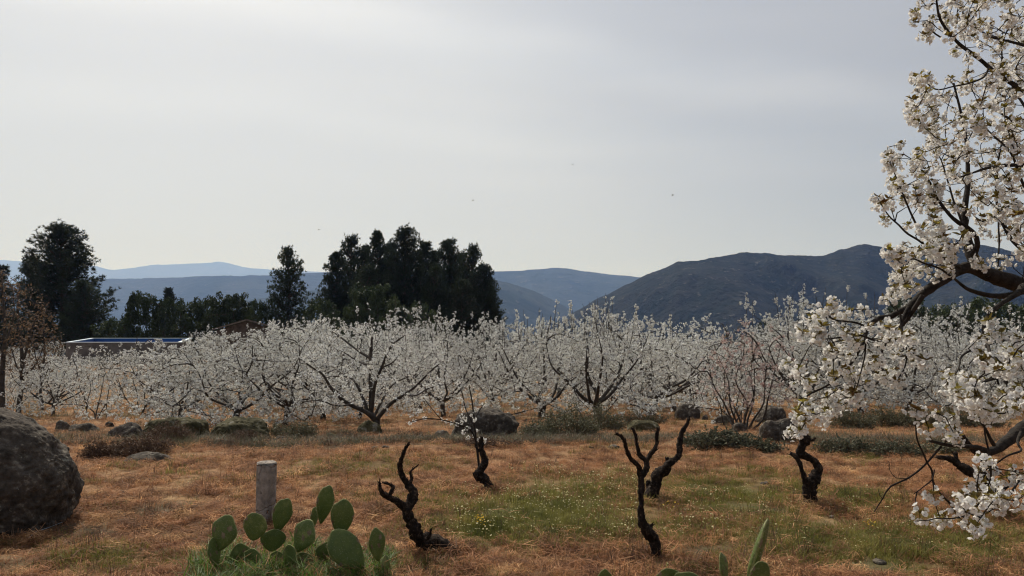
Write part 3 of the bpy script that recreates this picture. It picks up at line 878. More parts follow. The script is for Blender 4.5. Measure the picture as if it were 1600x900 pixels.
bronze(66, 645, [[(66, 662, 0, 3.4), (67, 640, 0, 3), (63, 610, 0, 2.6), (66, 580, 0, 2.2), (70, 550, 0, 1.8), (68, 510, 0, 1.3), (74, 478, 0, .8)], [(65, 600, 0, 1.8), (76, 575, .2, 1.3), (88, 545, .4, .8)], [(66, 585, 0, 1.6), (56, 560, -.2, 1.1), (52, 535, -.3, .7)]],
       'thinnest young tree with sparse bronze leaves, right of the forked young tree', 34, 470, 27)

# ------------------------------------------------------------------ evergreens
def pine_mesh(seed, h, w, dens=1.0, cb=0.12, conical=0.9):
    """h height, w half width; whorled limbs carrying tufts of needles"""
    r = np.random.default_rng(seed)
    tr = MB(); nd = MB()
    q = smooth_path([(0, 0, -0.5, h * .022), (r.normal() * .1, r.normal() * .1, h * .35, h * .017), (r.normal() * .25, r.normal() * .2, h * .7, h * .010), (r.normal() * .2, r.normal() * .2, h * .98, h * .003)], 1.2)
    tube(tr, q, 7, 0.1, 1.2)
    pos = []; dirs = []
    nwh = int(h * 2.0)
    bulge = r.uniform(0, 6.28, 5)
    for k in range(nwh):
        zf = cb + (1 - cb) * (k + r.uniform(-.3, .3)) / nwh
        z = h * min(0.99, max(cb, zf)); u = max(0.0, (z / h - cb) / (1 - cb))
        prof = (1 - u) ** 0.66 * (0.70 + 0.30 * math.sin(min(1, u * 3.6) * 1.57)) * conical * 1.12 + 0.03
        cx = np.interp(z, q[:, 2], q[:, 0]); cy = np.interp(z, q[:, 2], q[:, 1])
        for b_ in range(r.integers(7, 10)):
            a_ = r.uniform(0, 6.28)
            L_ = w * prof * r.uniform(0.72, 1.08) * (1 + 0.08 * math.sin(a_ * 2 + bulge[0] + u * 5) + 0.10 * math.sin(a_ * 3 + bulge[1] - u * 11))
            rise = 0.12 + 0.75 * u
            n = max(2, int(L_ / 0.5))
            s = np.linspace(0, 1, n + 1)
            path = np.stack([cx + np.cos(a_) * L_ * s, cy + np.sin(a_) * L_ * s, z + L_ * (rise * s + 0.28 * s ** 3 - 0.12 * s)], 1)
            path[1:] += r.normal(size=(n, 3)) * 0.07
            tube(tr, np.hstack([path, np.linspace(h * .0045 + .01, .01, n + 1)[:, None]]), 3, cap=False)
            for i in range(1, n + 1):
                if s[i] < 0.2 and u < 0.8: continue
                m_ = int(r.poisson(3.6 * dens * (1 + s[i])))
                for _ in range(m_):
                    pos.append(path[i] + r.normal(size=3) * (0.24, 0.24, 0.17) + (0, 0, 0.05))
                    dd = np.array((math.cos(a_) * .5, math.sin(a_) * .5, .7)) + r.normal(size=3) * .45
                    dirs.append(dd / np.linalg.norm(dd))
    pos = np.array(pos); dirs = np.array(dirs); n = len(pos)
    K = 15
    P_ = np.repeat(pos, K, 0); D_ = np.repeat(dirs, K, 0)
    nd_ = D_ * 0.8 + r.normal(size=P_.shape) * 0.62; nd_ /= np.linalg.norm(nd_, axis=1)[:, None]
    ln = r.uniform(0.22, 0.40, len(P_))[:, None]
    side = np.cross(nd_, r.normal(size=P_.shape)); side /= np.linalg.norm(side, axis=1)[:, None]
    side *= 0.03
    v = np.stack([P_ - side, P_ + side, P_ + nd_ * ln], 1)
    nd.add(v.reshape(-1, 3), np.arange(len(P_) * 3).reshape(-1, 3))
    print('pine', n * K)
    return tr.mesh('pine_trunk', [M_trunk], True), nd.mesh('needles', [M_pine])

def evergreen(name, label, loc, rz, scale, meshes, cat, group=None, part='needles'):
    t = thing(name, label, cat, loc, rz, group); t.scale = scale
    link('trunk', meshes[0], t)
    c = link(part, meshes[1], t); c['kind'] = 'stuff'
    return t

PINES = [pine_mesh(1, 15, 3.6, 1.0), pine_mesh(2, 15, 3.0, 1.0), pine_mesh(3, 15, 4.2, 1.05, conical=1.0), pine_mesh(4, 12, 3.4, .75, cb=0.08)]

def pine(px, top, D, wpx, kind, label, rz=0, group='dark pines behind the orchard'):
    b_ = GD(px, D)
    H = P(px, top, D).z - b_.z
    s = H / (15 if kind < 3 else 12)
    base_w = (3.6, 3.0, 4.2, 3.4)[kind]
    sw = (wpx / 2 * D / FPX) / base_w
    return evergreen('pine_tree', label, b_, rz, (sw, sw, s), PINES[kind], 'pine tree', group)

pine(92, 358, 105, 150, 2, 'tallest dark pine on the far left with a broad rounded crown', 1.0)
pine(48, 405, 112, 80, 0, 'lower dark pine half hidden left of the tallest far-left pine', 2.2)
pine(-5, 418, 100, 70, 1, 'dark pine cut off by the left edge of the photo', 0.2)
pine(128, 442, 98, 92, 3, 'low bushy dark pine at the right foot of the far-left pine', 0.5)
pine(449, 392, 98, 84, 3, 'solitary dark pine with an open spire, left of the pine grove', 0.9)
pine(524, 398, 104, 70, 0, 'leftmost pine of the grove, with a loose lower crown', 0.4)
pine(548, 374, 112, 76, 3, 'second pine from the left in the grove', 1.9)
pine(590, 366, 110, 62, 0, 'slim tall pine left of the grove\'s highest top', 3.0)
pine(612, 385, 120, 70, 2, 'pine at the back of the grove, between its two highest tops', 4.1)
pine(633, 362, 106, 84, 2, 'highest pine in the middle of the grove', 2.7)
pine(662, 382, 118, 60, 1, 'pine at the back right of the grove\'s highest top', 5.0)
pine(700, 379, 108, 78, 0, 'pine right of the middle of the grove with a rounded top', 1.2)
pine(738, 388, 112, 84, 3, 'pine near the right end of the grove with a ragged top', 3.6)
pine(755, 418, 104, 70, 2, 'rightmost pine of the grove with a bulging crown', 0.3)
pine(572, 388, 118, 74, 0, 'pine at the back left of the grove behind the slim tall one', 2.4)
pine(676, 396, 124, 70, 0, 'pine at the back of the grove behind its right half', 0.9)
pine(722, 400, 120, 70, 2, 'pine at the back of the grove behind its right end', 3.3)
pine(762, 440, 106, 56, 0, 'small pine at the right foot of the grove', 1.7)
pine(680, 420, 100, 70, 3, 'shorter pine standing in front of the grove, right of centre', 2.0)
pine(575, 420, 101, 80, 3, 'shorter pine standing in front of the grove, left of centre', 3.1)
pine(722, 440, 99, 80, 3, 'low pine in front of the grove near its right end', 4.4)
pine(262, 452, 122, 40, 1, 'small pointed pine rising behind the round evergreen bushes', 1.4)

def oak_mesh(seed, h, w, n_cl=170, leaf=0.12):
    r = np.random.default_rng(seed)
    tr = MB(); lf = MB()
    q = smooth_path([(0, 0, -.4, h * .05), (.1, 0, h * .2, h * .038), (0, .1, h * .45, h * .025)], .4)
    tube(tr, q, 7, .15, 2)
    sk = Skel(); sk.add(q, False)
    cl = []
    for i in range(n_cl):
        a_ = r.uniform(0, 6.28); u = r.random() ** .45; z = r.uniform(.12, 1)
        rr = w * math.sqrt(max(0.02, 1 - ((z - .5) / .56) ** 2)) * (1 + .16 * math.sin(3 * a_ + seed) + .1 * math.sin(5 * a_ + 4 * z + seed))
        cl.append((math.cos(a_) * rr * u, math.sin(a_) * rr * u, h * (z + .05 * math.sin(a_ * 3 + seed))))
    global rng
    old = rng; rng = r
    for p_ in sk.grow(cl[:60], .06, .015, .5, .1, maxlen=30): tube(tr, p_, 4, cap=False)
    cl = np.array(cl)
    K = 62
    pp = np.repeat(cl, K, 0)
    o_ = r.normal(size=pp.shape); o_ /= np.linalg.norm(o_, axis=1)[:, None]
    pp = pp + o_ * (h * .085 * r.uniform(.55, 1.15, len(pp)))[:, None] * (1, 1, .75)
    quads_at(lf, pp, leaf * 2, 0, aspect=.6, jitter=.4, bias=(0, 0, .5))
    rng = old
    return tr.mesh('oak_trunk', [M_trunk], True), lf.mesh('foliage', [M_oak])
OAKS = [oak_mesh(31, 6, 3.6), oak_mesh(32, 6, 3.9), oak_mesh(33, 6, 3.3)]
def oak(px, top, D, wpx, kind, label, group='round dark evergreen trees behind the orchard'):
    b_ = GD(px, D); H = P(px, top, D).z - b_.z
    sw = (wpx / 2 * D / FPX) / (3.6, 3.9, 3.3)[kind]
    return evergreen('evergreen_tree', label, b_, random.uniform(0, 6.28), (sw, sw, H / 6.2), OAKS[kind], 'evergreen tree', group, 'foliage')
oak(222, 461, 95, 66, 0, 'round dark green evergreen tree, first right of the far-left pines')
oak(268, 470, 104, 70, 1, 'dark evergreen tree behind the water tank, right of the first round one')
oak(312, 464, 100, 76, 2, 'broad dark evergreen tree above the right end of the water tank')
oak(362, 463, 98, 84, 0, 'broad dark evergreen tree above the roof of the small house')
oak(403, 474, 96, 52, 1, 'smaller evergreen tree right of the small house roof')
oak(176, 496, 92, 60, 2, 'low evergreen bush above the left end of the water tank')
oak(500, 472, 93, 80, 1, 'low rounded evergreen at the left foot of the pine grove')
oak(578, 450, 92, 92, 0, 'lighter green rounded evergreen in front of the pine grove')
oak(640, 470, 94, 80, 2, 'low evergreen under the highest pine of the grove')
oak(1202, 503, 88, 40, 0, 'small dark round evergreen above the orchard, right of the pinkish tree')
oak(1420, 468, 100, 90, 1, 'dark evergreen behind the near blossoming branch, left one on the right side', 'dark evergreens at the right end of the orchard')
oak(1478, 476, 104, 90, 2, 'dark evergreen in the middle of those behind the near blossoming branch', 'dark evergreens at the right end of the orchard')
oak(1545, 470, 100, 100, 0, 'dark evergreen behind the near thick limb, right one on the right side', 'dark evergreens at the right end of the orchard')
oak(1615, 478, 96, 90, 1, 'dark evergreen cut off by the right edge of the photo', 'dark evergreens at the right end of the orchard')

# ------------------------------------------------------------------ water tank
def box(mb, x0, x1, y0, y1, z0, z1, m=0):
    v = [(x, y, z) for z in (z0, z1) for y in (y0, y1) for x in (x0, x1)]
    mb.add(v, [(0, 2, 3, 1), (4, 5, 7, 6), (0, 1, 5, 4), (2, 6, 7, 3), (0, 4, 6, 2), (1, 3, 7, 5)], m)

def tank():
    D0, D1 = 70.0, 86.0
    fl = P(103, 534.5, D0); fr_ = P(283, 534.5, D0)
    zt = fl.z
    bl_x = P(143, 530, D1).x; br_x = P(300, 530, D1).x
    cs = [np.array((fl.x, D0)), np.array((fr_.x, D0)), np.array((br_x, D1)), np.array((bl_x, D1))]
    c = sum(cs) / 4
    t = thing('water_tank', 'large open concrete water tank with blue inside and white rim, on the left', 'water tank', (c[0], c[1], -3.2))
    def wall(name, a_, b_, z0, z1, th, m, off=0.0):
        mb = MB()
        dv = (b_ - a_) / np.linalg.norm(b_ - a_); n = np.array((-dv[1], dv[0]))
        if np.dot(c - a_, n) < 0: n = -n
        a2 = a_ + n * off + dv * (0.0 + abs(off)); b2 = b_ + n * off - dv * (0.0 + abs(off))
        q = [a2, b2, b2 + n * th - dv * th, a2 + n * th + dv * th]
        v = [(p[0] - c[0], p[1] - c[1], z + 3.2) for z in (z0, z1) for p in q]
        mb.add(v, [(0, 3, 2, 1), (4, 5, 6, 7), (0, 1, 5, 4), (1, 2, 6, 5), (2, 3, 7, 6), (3, 0, 4, 7)])
        link(name, mb.mesh(name, [m]), t)
    for i in range(4):
        wall('wall', cs[i], cs[(i + 1) % 4], -4.2, zt - 0.078, 0.25, M_tankwall)
        wall('lining', cs[i], cs[(i + 1) % 4], -4.1, zt - 0.085, 0.03, M_blue, 0.253)
        wall('rim', cs[i], cs[(i + 1) % 4], zt - 0.075, zt, 0.36, M_white, -0.04)
    mb = MB()
    v = [(p[0] - c[0], p[1] - c[1], zt - 1.5 + 3.2) for p in cs]
    v = [(x * .97, y * .97, z) for x, y, z in v]
    mb.add(v, [(0, 1, 2, 3)]); link('water', mb.mesh('water', [M_water]), t)
tank()

def house():
    D = 60.0
    ap = P(385, 499, D); el = P(335, 514, D); er = P(436, 513, D)
    z0 = gz(ap.x, D) - 0.3
    t = thing('stone_hut', 'small brown hut with a low gabled clay roof, half hidden by white cherry trees', 'hut', (ap.x, D, z0), math.atan(415 / FPX))
    def rel(p): return np.array((p.x - ap.x, p.z - z0))
    A, Lf, Rt = rel(ap), rel(el), rel(er)
    dp = 4.0
    prof = [(Lf[0] + .25, 0), (Rt[0] - .25, 0), (Rt[0] - .25, Rt[1] - .12), (0, A[1] - .14), (Lf[0] + .25, Lf[1] - .12)]
    n = 5
    v = [(x, 0.3, z) for x, z in prof] + [(x, dp, z) for x, z in prof]
    mb = MB()
    mb.add(v, [(i, (i + 1) % n, (i + 1) % n + n, i + n) for i in range(n)])
    mb.add(v, [(0, 4, 3), (0, 3, 2), (0, 2, 1), (5, 8, 9), (5, 7, 8), (5, 6, 7)])
    link('wall', mb.mesh('wall', [M_brick]), t)
    for s0, s1, nm in ((Lf, A, 'roof'), (A, Rt, 'roof')):
        mb = MB(); nn = 14
        for k in range(nn):                                  # rows of tiles running down the slope, read at the gable edge
            y0_ = dp * k / nn - .1; y1_ = y0_ + dp / nn * .92
            zz = 0.02 * (k % 2)
            v = [(s0[0], y0_, s0[1] + zz - .1), (s1[0], y0_, s1[1] + zz - .1), (s1[0], y1_, s1[1] + zz - .1), (s0[0], y1_, s0[1] + zz - .1),
                 (s0[0], y0_, s0[1] + zz), (s1[0], y0_, s1[1] + zz), (s1[0], y1_, s1[1] + zz), (s0[0], y1_, s0[1] + zz)]
            mb.add(v, [(0, 3, 2, 1), (4, 5, 6, 7), (0, 1, 5, 4), (2, 3, 7, 6), (0, 4, 7, 3), (1, 2, 6, 5)])
        link('roof', mb.mesh('roof', [M_roof]), t)
house()

# ------------------------------------------------------------------ boulders
import bmesh
_ico = {}
def ico(sub):
    if sub not in _ico:
        bm = bmesh.new(); bmesh.ops.create_icosphere(bm, subdivisions=sub, radius=1)
        v = np.array([q.co for q in bm.verts]); f = np.array([[w.index for w in p.verts] for p in bm.faces]); bm.free()
        _ico[sub] = (v, f)
    return _ico[sub]

def boulder(px0, px1, ptop, pbase, label, m=None, sub=4, depth=0.75, seed=1, flat=2.6, D=None, amp=0.16, name='boulder'):
    b_ = G((px0 + px1) / 2, pbase) if D is None else GD((px0 + px1) / 2, D)
    w = (px1 - px0) / 2 * b_.y / FPX
    dy = w * depth
    c_y = b_.y + dy * 0.75
    zt = P((px0 + px1) / 2, ptop, c_y).z
    zb = gz(b_.x, c_y) - 0.06
    x_c = P((px0 + px1) / 2, 500, c_y).x
    w = (px1 - px0) / 2 * c_y / FPX
    h = (zt - zb)
    v, f = ico(sub)
    v = v.copy()
    # superellipsoid: blocky weathered granite
    e = flat
    nrm = (np.abs(v) ** e).sum(1) ** (1 / e)
    v = v / nrm[:, None]
    out = np.zeros_like(v)
    for i, p in enumerate(v):
        q = Vector(p) * 1.3 + Vector((seed * 3.7, seed, 0))
        k = 1 + amp * mn.noise(q) * 1.4 + amp * .55 * mn.noise(q * 2.6) + amp * .3 * mn.noise(q * 6) + amp * .17 * mn.noise(q * 14) + amp * .09 * mn.noise(q * 31)
        # clefts
        cl_ = abs(mn.noise(Vector((p[0] * 1.1 + seed, p[1] * 1.3, p[2] * 2.4 + seed))))
        if cl_ < 0.05: k -= (0.05 - cl_) * (1.3 if sub < 7 else 0.25)
        out[i] = p * k
    mx_ = out.max(0); mi_ = out.min(0)
    out = (out - mi_) / (mx_ - mi_) * 2 - 1
    vv = np.stack([out[:, 0] * w, out[:, 1] * dy, (out[:, 2] * .5 + .5) * (h + 0.25) - 0.25], 1)
    mb = MB(); mb.add(vv, f)
    o = link(name, mb.mesh('boulder', [m or M_rock], True), loc=(x_c, c_y, zb))
    tag(o, label, 'boulder', 'granite boulders along the terrace edge')
    return o

o = boulder(-232, 112, 632, 812, 'huge dark rounded granite boulder at the left edge', sub=7, depth=0.85, seed=2.3, D=5.6, flat=2.15, amp=0.09)
o['group'] = 'big boulder'
del o['group']
boulder(705, 812, 636, 689, 'large dark block-like boulder with a flat pale top, in the middle', sub=5, seed=4.2, flat=3.6)
boulder(226, 330, 650, 689, 'long low mossy boulder, left of the dark mossy one', M_moss, sub=5, seed=6.1, flat=3.0)
boulder(330, 426, 652, 690, 'dark mossy boulder with a rounded top, left of the bare-limbed tree', M_moss, sub=5, seed=7.9)
boulder(176, 226, 659, 686, 'flat dark overhanging rock at the left end of the mossy slab', sub=4, seed=9.4)
boulder(113, 158, 660, 677, 'pale flat boulder between the big left boulder and the flat dark rock', sub=4, seed=3.1)
boulder(90, 113, 656, 674, 'small black rock beside the big left boulder', sub=3, seed=5.5)
boulder(166, 183, 658, 667, 'small dark stone behind the pale flat boulder', sub=3, seed=2.9)
boulder(558, 600, 656, 678, 'grey boulder directly behind the trunk of the bare-limbed tree', M_moss, sub=4, seed=8.2)
boulder(505, 537, 676, 690, 'small mossy rock left of the bare-limbed tree', M_moss, sub=3, seed=1.4)
boulder(1052, 1093, 631, 656, 'round grey boulder standing alone on the orange ground', sub=4, seed=1.9, flat=2.4)
boulder(1094, 1106, 648, 656, 'tiny round stone beside the round grey boulder', sub=3, seed=2.2)
boulder(1113, 1148, 648, 665, 'low black boulder left of the pinkish tree', sub=4, seed=5.1)
boulder(976, 1030, 656, 676, 'flat mossy rock behind the three-armed vine stump', M_moss, sub=4, seed=6.6)
boulder(1176, 1228, 633, 662, 'pale grey upper boulder of the pair on the right', sub=4, seed=3.6, flat=2.8)
boulder(1184, 1246, 652, 692, 'dark grey lower boulder of the pair on the right', sub=5, seed=7.2, flat=2.8)
boulder(1142, 1166, 660, 676, 'small dark stone at the foot of the pinkish tree', sub=3, seed=7.7)
boulder(816, 850, 664, 686, 'small dark rock at the right foot of the large middle boulder', sub=3, seed=4.7)
boulder(330, 372, 684, 694, 'low pale stone sunk in front of the dark mossy boulder', sub=3, seed=9.9)
boulder(190, 285, 706, 722, 'flat pale rock ledge sunk in the orange grass', M_rock, sub=4, seed=8.8, depth=0.5)
boulder(430, 452, 680, 692, 'small stone right of the dark mossy boulder', sub=3, seed=12.3)
boulder(678, 704, 672, 686, 'small brown stone left of the large middle boulder', sub=3, seed=13.3)

# small loose stones
cnt = 0
STONES = []
for k in range(4):
    v, f = ico(2); v = v.copy()
    for i in range(len(v)): v[i] *= 1 + 0.3 * mn.noise(Vector(v[i]) * 1.5 + Vector((k * 9, 0, 0)))
    mb = MB(); mb.add(v * (1, .8, .6), f); STONES.append(mb.mesh('stone', [M_rock], True))
for i in range(46):
    px = random.uniform(20, 1500); py = random.choice((random.uniform(682, 704), random.uniform(690, 880)))
    if px < 140 and py > 660: continue
    p = G(px, py); s = random.uniform(0.02, 0.06) if py > 705 else random.uniform(0.04, 0.10)
    o = link('stone', STONES[i % 4], loc=p, rot=(random.uniform(-.3, .3), random.uniform(-.3, .3), random.uniform(0, 6)), scale=(s, s, s * .7))
    near_ = min(((60, 'the big left boulder'), (240, 'the flat pale rock ledge'), (419, 'the concrete post'), (660, 'the leaning antler-like vine stump'), (765, 'the slim crooked vine stump'), (895, 'the flowery green patch'),
                 (1010, 'the three-armed vine stump'), (1160, 'the bramble patch'), (1266, 'the twisted vine stump'), (1440, 'the low blossoming branch')), key=lambda q: abs(q[0] - px))[1]
    wh = 'behind' if py < 705 else 'in the dry grass beside'
    tag(o, 'small loose grey stone lying %s %s' % (wh, near_), 'stone', 'small loose stones %s %s' % (wh, near_))

# ------------------------------------------------------------------ vine stumps
def vine(label, D, lines, seed=0, trunk_n=1):
    """lines: list of lists (px, py, r_px, depth offset)"""
    allp = []
    p0 = lines[0][0]; base = GD(p0[0], D); o0 = np.array(base)
    t = thing('vine_stump', label, 'vine stump', base, 0, 'old gnarled vine stumps in the field')
    for li, ln in enumerate(lines):
        q = []
        for k, (px, py, r, dd) in enumerate(ln):
            p = P(px, py, D + dd)
            q.append((p.x - o0[0], p.y - o0[1], p.z - o0[2], r * (.60 if r < 4.5 else .70 if r < 9 else .80) * (D + dd) / FPX))
        if li == 0:
            a_ = q[0]; q = [(a_[0], a_[1], min(a_[2], 0) - 0.10, a_[3] * 1.15)] + q
        s = smooth_path(q, 0.011)
        # knots
        for i in range(len(s)):
            s[i, 3] *= 1 + 0.22 * mn.noise(Vector(s[i, :3] * 9 + seed)) + 0.13 * mn.noise(Vector(s[i, :3] * 26 + seed))
            s[i, :3] += np.array(mn.noise_vector(Vector(s[i, :3] * 14 + seed))) * s[i, 3] * 0.35
        mb = MB(); tube(mb, s, 16 if s[:, 3].max() > .02 else 10, 0.38, 55, ridge=0.2)
        # flakes of bark
        nfl = int(len(s) * 3.6)
        for _ in range(nfl):
            i = rng.integers(1, len(s) - 1)
            a3 = rng.normal(size=3); T = s[i + 1, :3] - s[i - 1, :3]; T /= np.linalg.norm(T) + 1e-9
            a3 -= T * a3.dot(T); a3 /= np.linalg.norm(a3)
            c = s[i, :3] + a3 * s[i, 3] * 0.98
            w = np.cross(T, a3) * rng.uniform(.002, .005)
            e = T * rng.uniform(.012, .035)
            mb.add([c - w, c + w, c + e + a3 * rng.uniform(.001, .008) + w * .3, c + e + a3 * rng.uniform(.001, .008) - w * .3], [(0, 1, 2, 3)])
        link('trunk' if li < trunk_n else 'arm', mb.mesh('vine', [M_vine], True), t)
    return t

vine('leaning black vine stump lying low at its foot, with antler-like arms, left of centre', 5.35,
     [[(707, 868, 12, .0), (690, 850, 13, .02), (667, 846, 12, .02), (655, 840, 12, 0), (647, 823, 11.5, -.02), (639, 808, 11, -.03), (635, 796, 10, -.03), (643, 780, 9.5, 0), (647, 770, 8.5, .02), (637, 757, 7, .03), (628, 742, 6, .02),
       (625, 728, 5, 0), (628, 715, 4.2, -.01), (633, 702, 3.2, -.01), (639, 691, 2, 0)],
      [(635, 795, 8, -.03), (620, 783, 6.5, -.06), (607, 777, 6, -.10), (597, 770, 5, -.13), (593, 760, 3.2, -.14), (592, 752, 2.2, -.14)],
      [(608, 776, 4, -.10), (613, 766, 4.2, -.10), (613, 760, 3.6, -.08), (604, 755, 2.6, -.08), (597, 754, 1.8, -.08)],
      [(639, 759, 4, .03), (643, 748, 3.6, .05), (641, 738, 3, .06), (646, 732, 2.2, .07), (652, 728, 1.6, .08)],
      [(666, 842, 5, -.05), (672, 835, 3, -.06), (673, 826, 1.6, -.06)]], 1.0)
vine('slim crooked vine stump with a swollen foot, in front of the large middle boulder', 7.5,
     [[(769, 765, 5.5, 0), (762, 756, 8, 0), (755, 749, 9.5, 0), (747, 742, 9.5, 0), (751, 733, 7.5, 0), (757, 722, 7.5, 0), (756, 711, 6.5, 0), (751, 700, 5.5, 0), (752, 691, 5, 0), (753, 682, 3, 0)],
      [(749, 705, 4, 0), (744, 699, 2.5, .02), (743, 694, 1.6, .03)]], 2.0)
vine('upright vine stump with three raised arms like a trident, right of centre', 5.3,
     [[(1021, 880, 9, 0), (1022, 868, 9, 0), (1023, 853, 9.5, 0), (1022, 840, 11, 0), (1012, 831, 10, -.02), (1003, 815, 7.5, -.03), (1002, 787, 6.5, -.02), (1002, 760, 6.5, 0), (1002, 747, 6.5, 0), (1000, 738, 6, 0), (997, 728, 5.5, -.02),
       (985, 716, 4.6, -.05), (979, 700, 4, -.07), (973, 685, 3.8, -.09), (963, 677, 3, -.1)],
      [(1002, 748, 5.5, 0), (1009, 735, 6, .03), (1010, 722, 5.5, .05), (999, 711, 4.6, .06), (995, 695, 4, .07), (993, 680, 3.4, .08), (988, 668, 2.6, .08)],
      [(1010, 723, 5, .05), (1014, 713, 4.6, .08), (1025, 698, 4.2, .1), (1026, 682, 3.8, .12), (1029, 668, 3.2, .12)],
      [(1010, 828, 5, .02), (1017, 822, 4, .03), (1020, 818, 2, .03)]], 3.0)
vine('stout vine stump bending right into one long arm, behind the three-armed stump', 7.1,
     [[(1018, 781, 13, 0), (1020, 770, 12, 0), (1024, 755, 10.5, 0), (1028, 742, 10, 0), (1040, 733, 9.5, -.02), (1048, 723, 8, -.03), (1060, 712, 6.5, -.03), (1062, 694, 5.4, -.02), (1065, 677, 5, 0), (1073, 663, 4.2, .02), (1078, 654, 3, .03)],
      [(1017, 768, 8, .06), (1013, 757, 6, .08), (1013, 751, 4.5, .08)],
      [(1045, 727, 5, .04), (1043, 718, 4.5, .05), (1042, 715, 3, .05)]], 4.0)
vine('thick twisted vine stump with two stems joining at its foot, right side', 6.9,
     [[(1267, 795, 10.5, 0), (1266, 782, 11.5, 0), (1266, 770, 13, 0), (1266, 757, 12.5, 0), (1275, 745, 9.5, 0), (1279, 733, 8.5, 0), (1273, 722, 8.5, .01), (1260, 714, 8, .02), (1251, 706, 9, .02), (1252, 697, 8.5, .02), (1258, 688, 9, 0), (1254, 679, 8, 0), (1247, 672, 4, 0)],
      [(1259, 756, 7, -.04), (1255, 740, 4.6, -.06), (1249, 722, 4.6, -.05), (1243, 713, 5, -.03), (1235, 708, 3.5, -.02)],
      [(1262, 690, 4, -.03), (1269, 688, 2.5, -.06), (1275, 684, 1.5, -.08)]], 5.0)
vine('leaning vine stump with a long arm pointing left, behind the low blossoming branch', 6.6,
     [[(1535, 806, 12, 0), (1542, 785, 11, 0), (1548, 762, 10, 0), (1535, 745, 9.5, 0), (1517, 738, 9, 0), (1500, 728, 8, .02), (1487, 718, 6.5, .04), (1463, 713, 4, .06)],
      [(1499, 728, 5.5, .03), (1494, 715, 5, .05), (1492, 706, 4, .05)]], 6.0)
vine('low dark vine stump with a short upward twig, farther back behind the low blossoming branch', 9.0,
     [[(1560, 742, 7, 0), (1545, 728, 7, 0), (1530, 712, 6, 0), (1510, 690, 5, 0), (1505, 680, 4, 0)],
      [(1512, 692, 3.5, 0), (1500, 680, 3, 0), (1493, 668, 2, 0), (1497, 662, 1.6, 0)]], 7.0)

# ------------------------------------------------------------------ post
def post():
    D = 6.25
    b_ = GD(419, D); top = P(419, 722, D).z
    h = top - b_.z; r = 15 * D / FPX
    t = thing('concrete_post', 'short round weathered concrete post behind the cactus', 'post', b_)
    mb = MB(); n = 40; ss = 28
    rows = [(-0.25, r), (0, r)] + [(h * k / n, r) for k in range(1, n)] + [(h - .012, r), (h - .004, r * .985), (h, r * .94)]
    V = []
    for z, rr in rows:
        for k in range(ss):
            a_ = k * 2 * math.pi / ss
            q = Vector((math.cos(a_) * 3, math.sin(a_) * 3, z * 12))
            e = 1 + .016 * mn.noise(q) + (0.03 * min(0, mn.noise(q * 2.2)) if z > h - .03 else 0)
            V.append((math.cos(a_) * rr * e, math.sin(a_) * rr * e, z + (.004 * mn.noise(q * .8) if z > h * .9 else 0)))
    nr = len(rows)
    mb.add(V, [(j * ss + k, j * ss + (k + 1) % ss, (j + 1) * ss + (k + 1) % ss, (j + 1) * ss + k) for j in range(nr - 1) for k in range(ss)])
    c0 = (nr - 1) * ss
    tv = V[c0:] + [(0, 0, h + .002)]
    mb.add(tv, [(k, (k + 1) % ss, ss) for k in range(ss)])
    o = link('shaft', mb.mesh('post', [M_post], True), t)
    o.rotation_euler = (0, R(0.4), 0)
post()

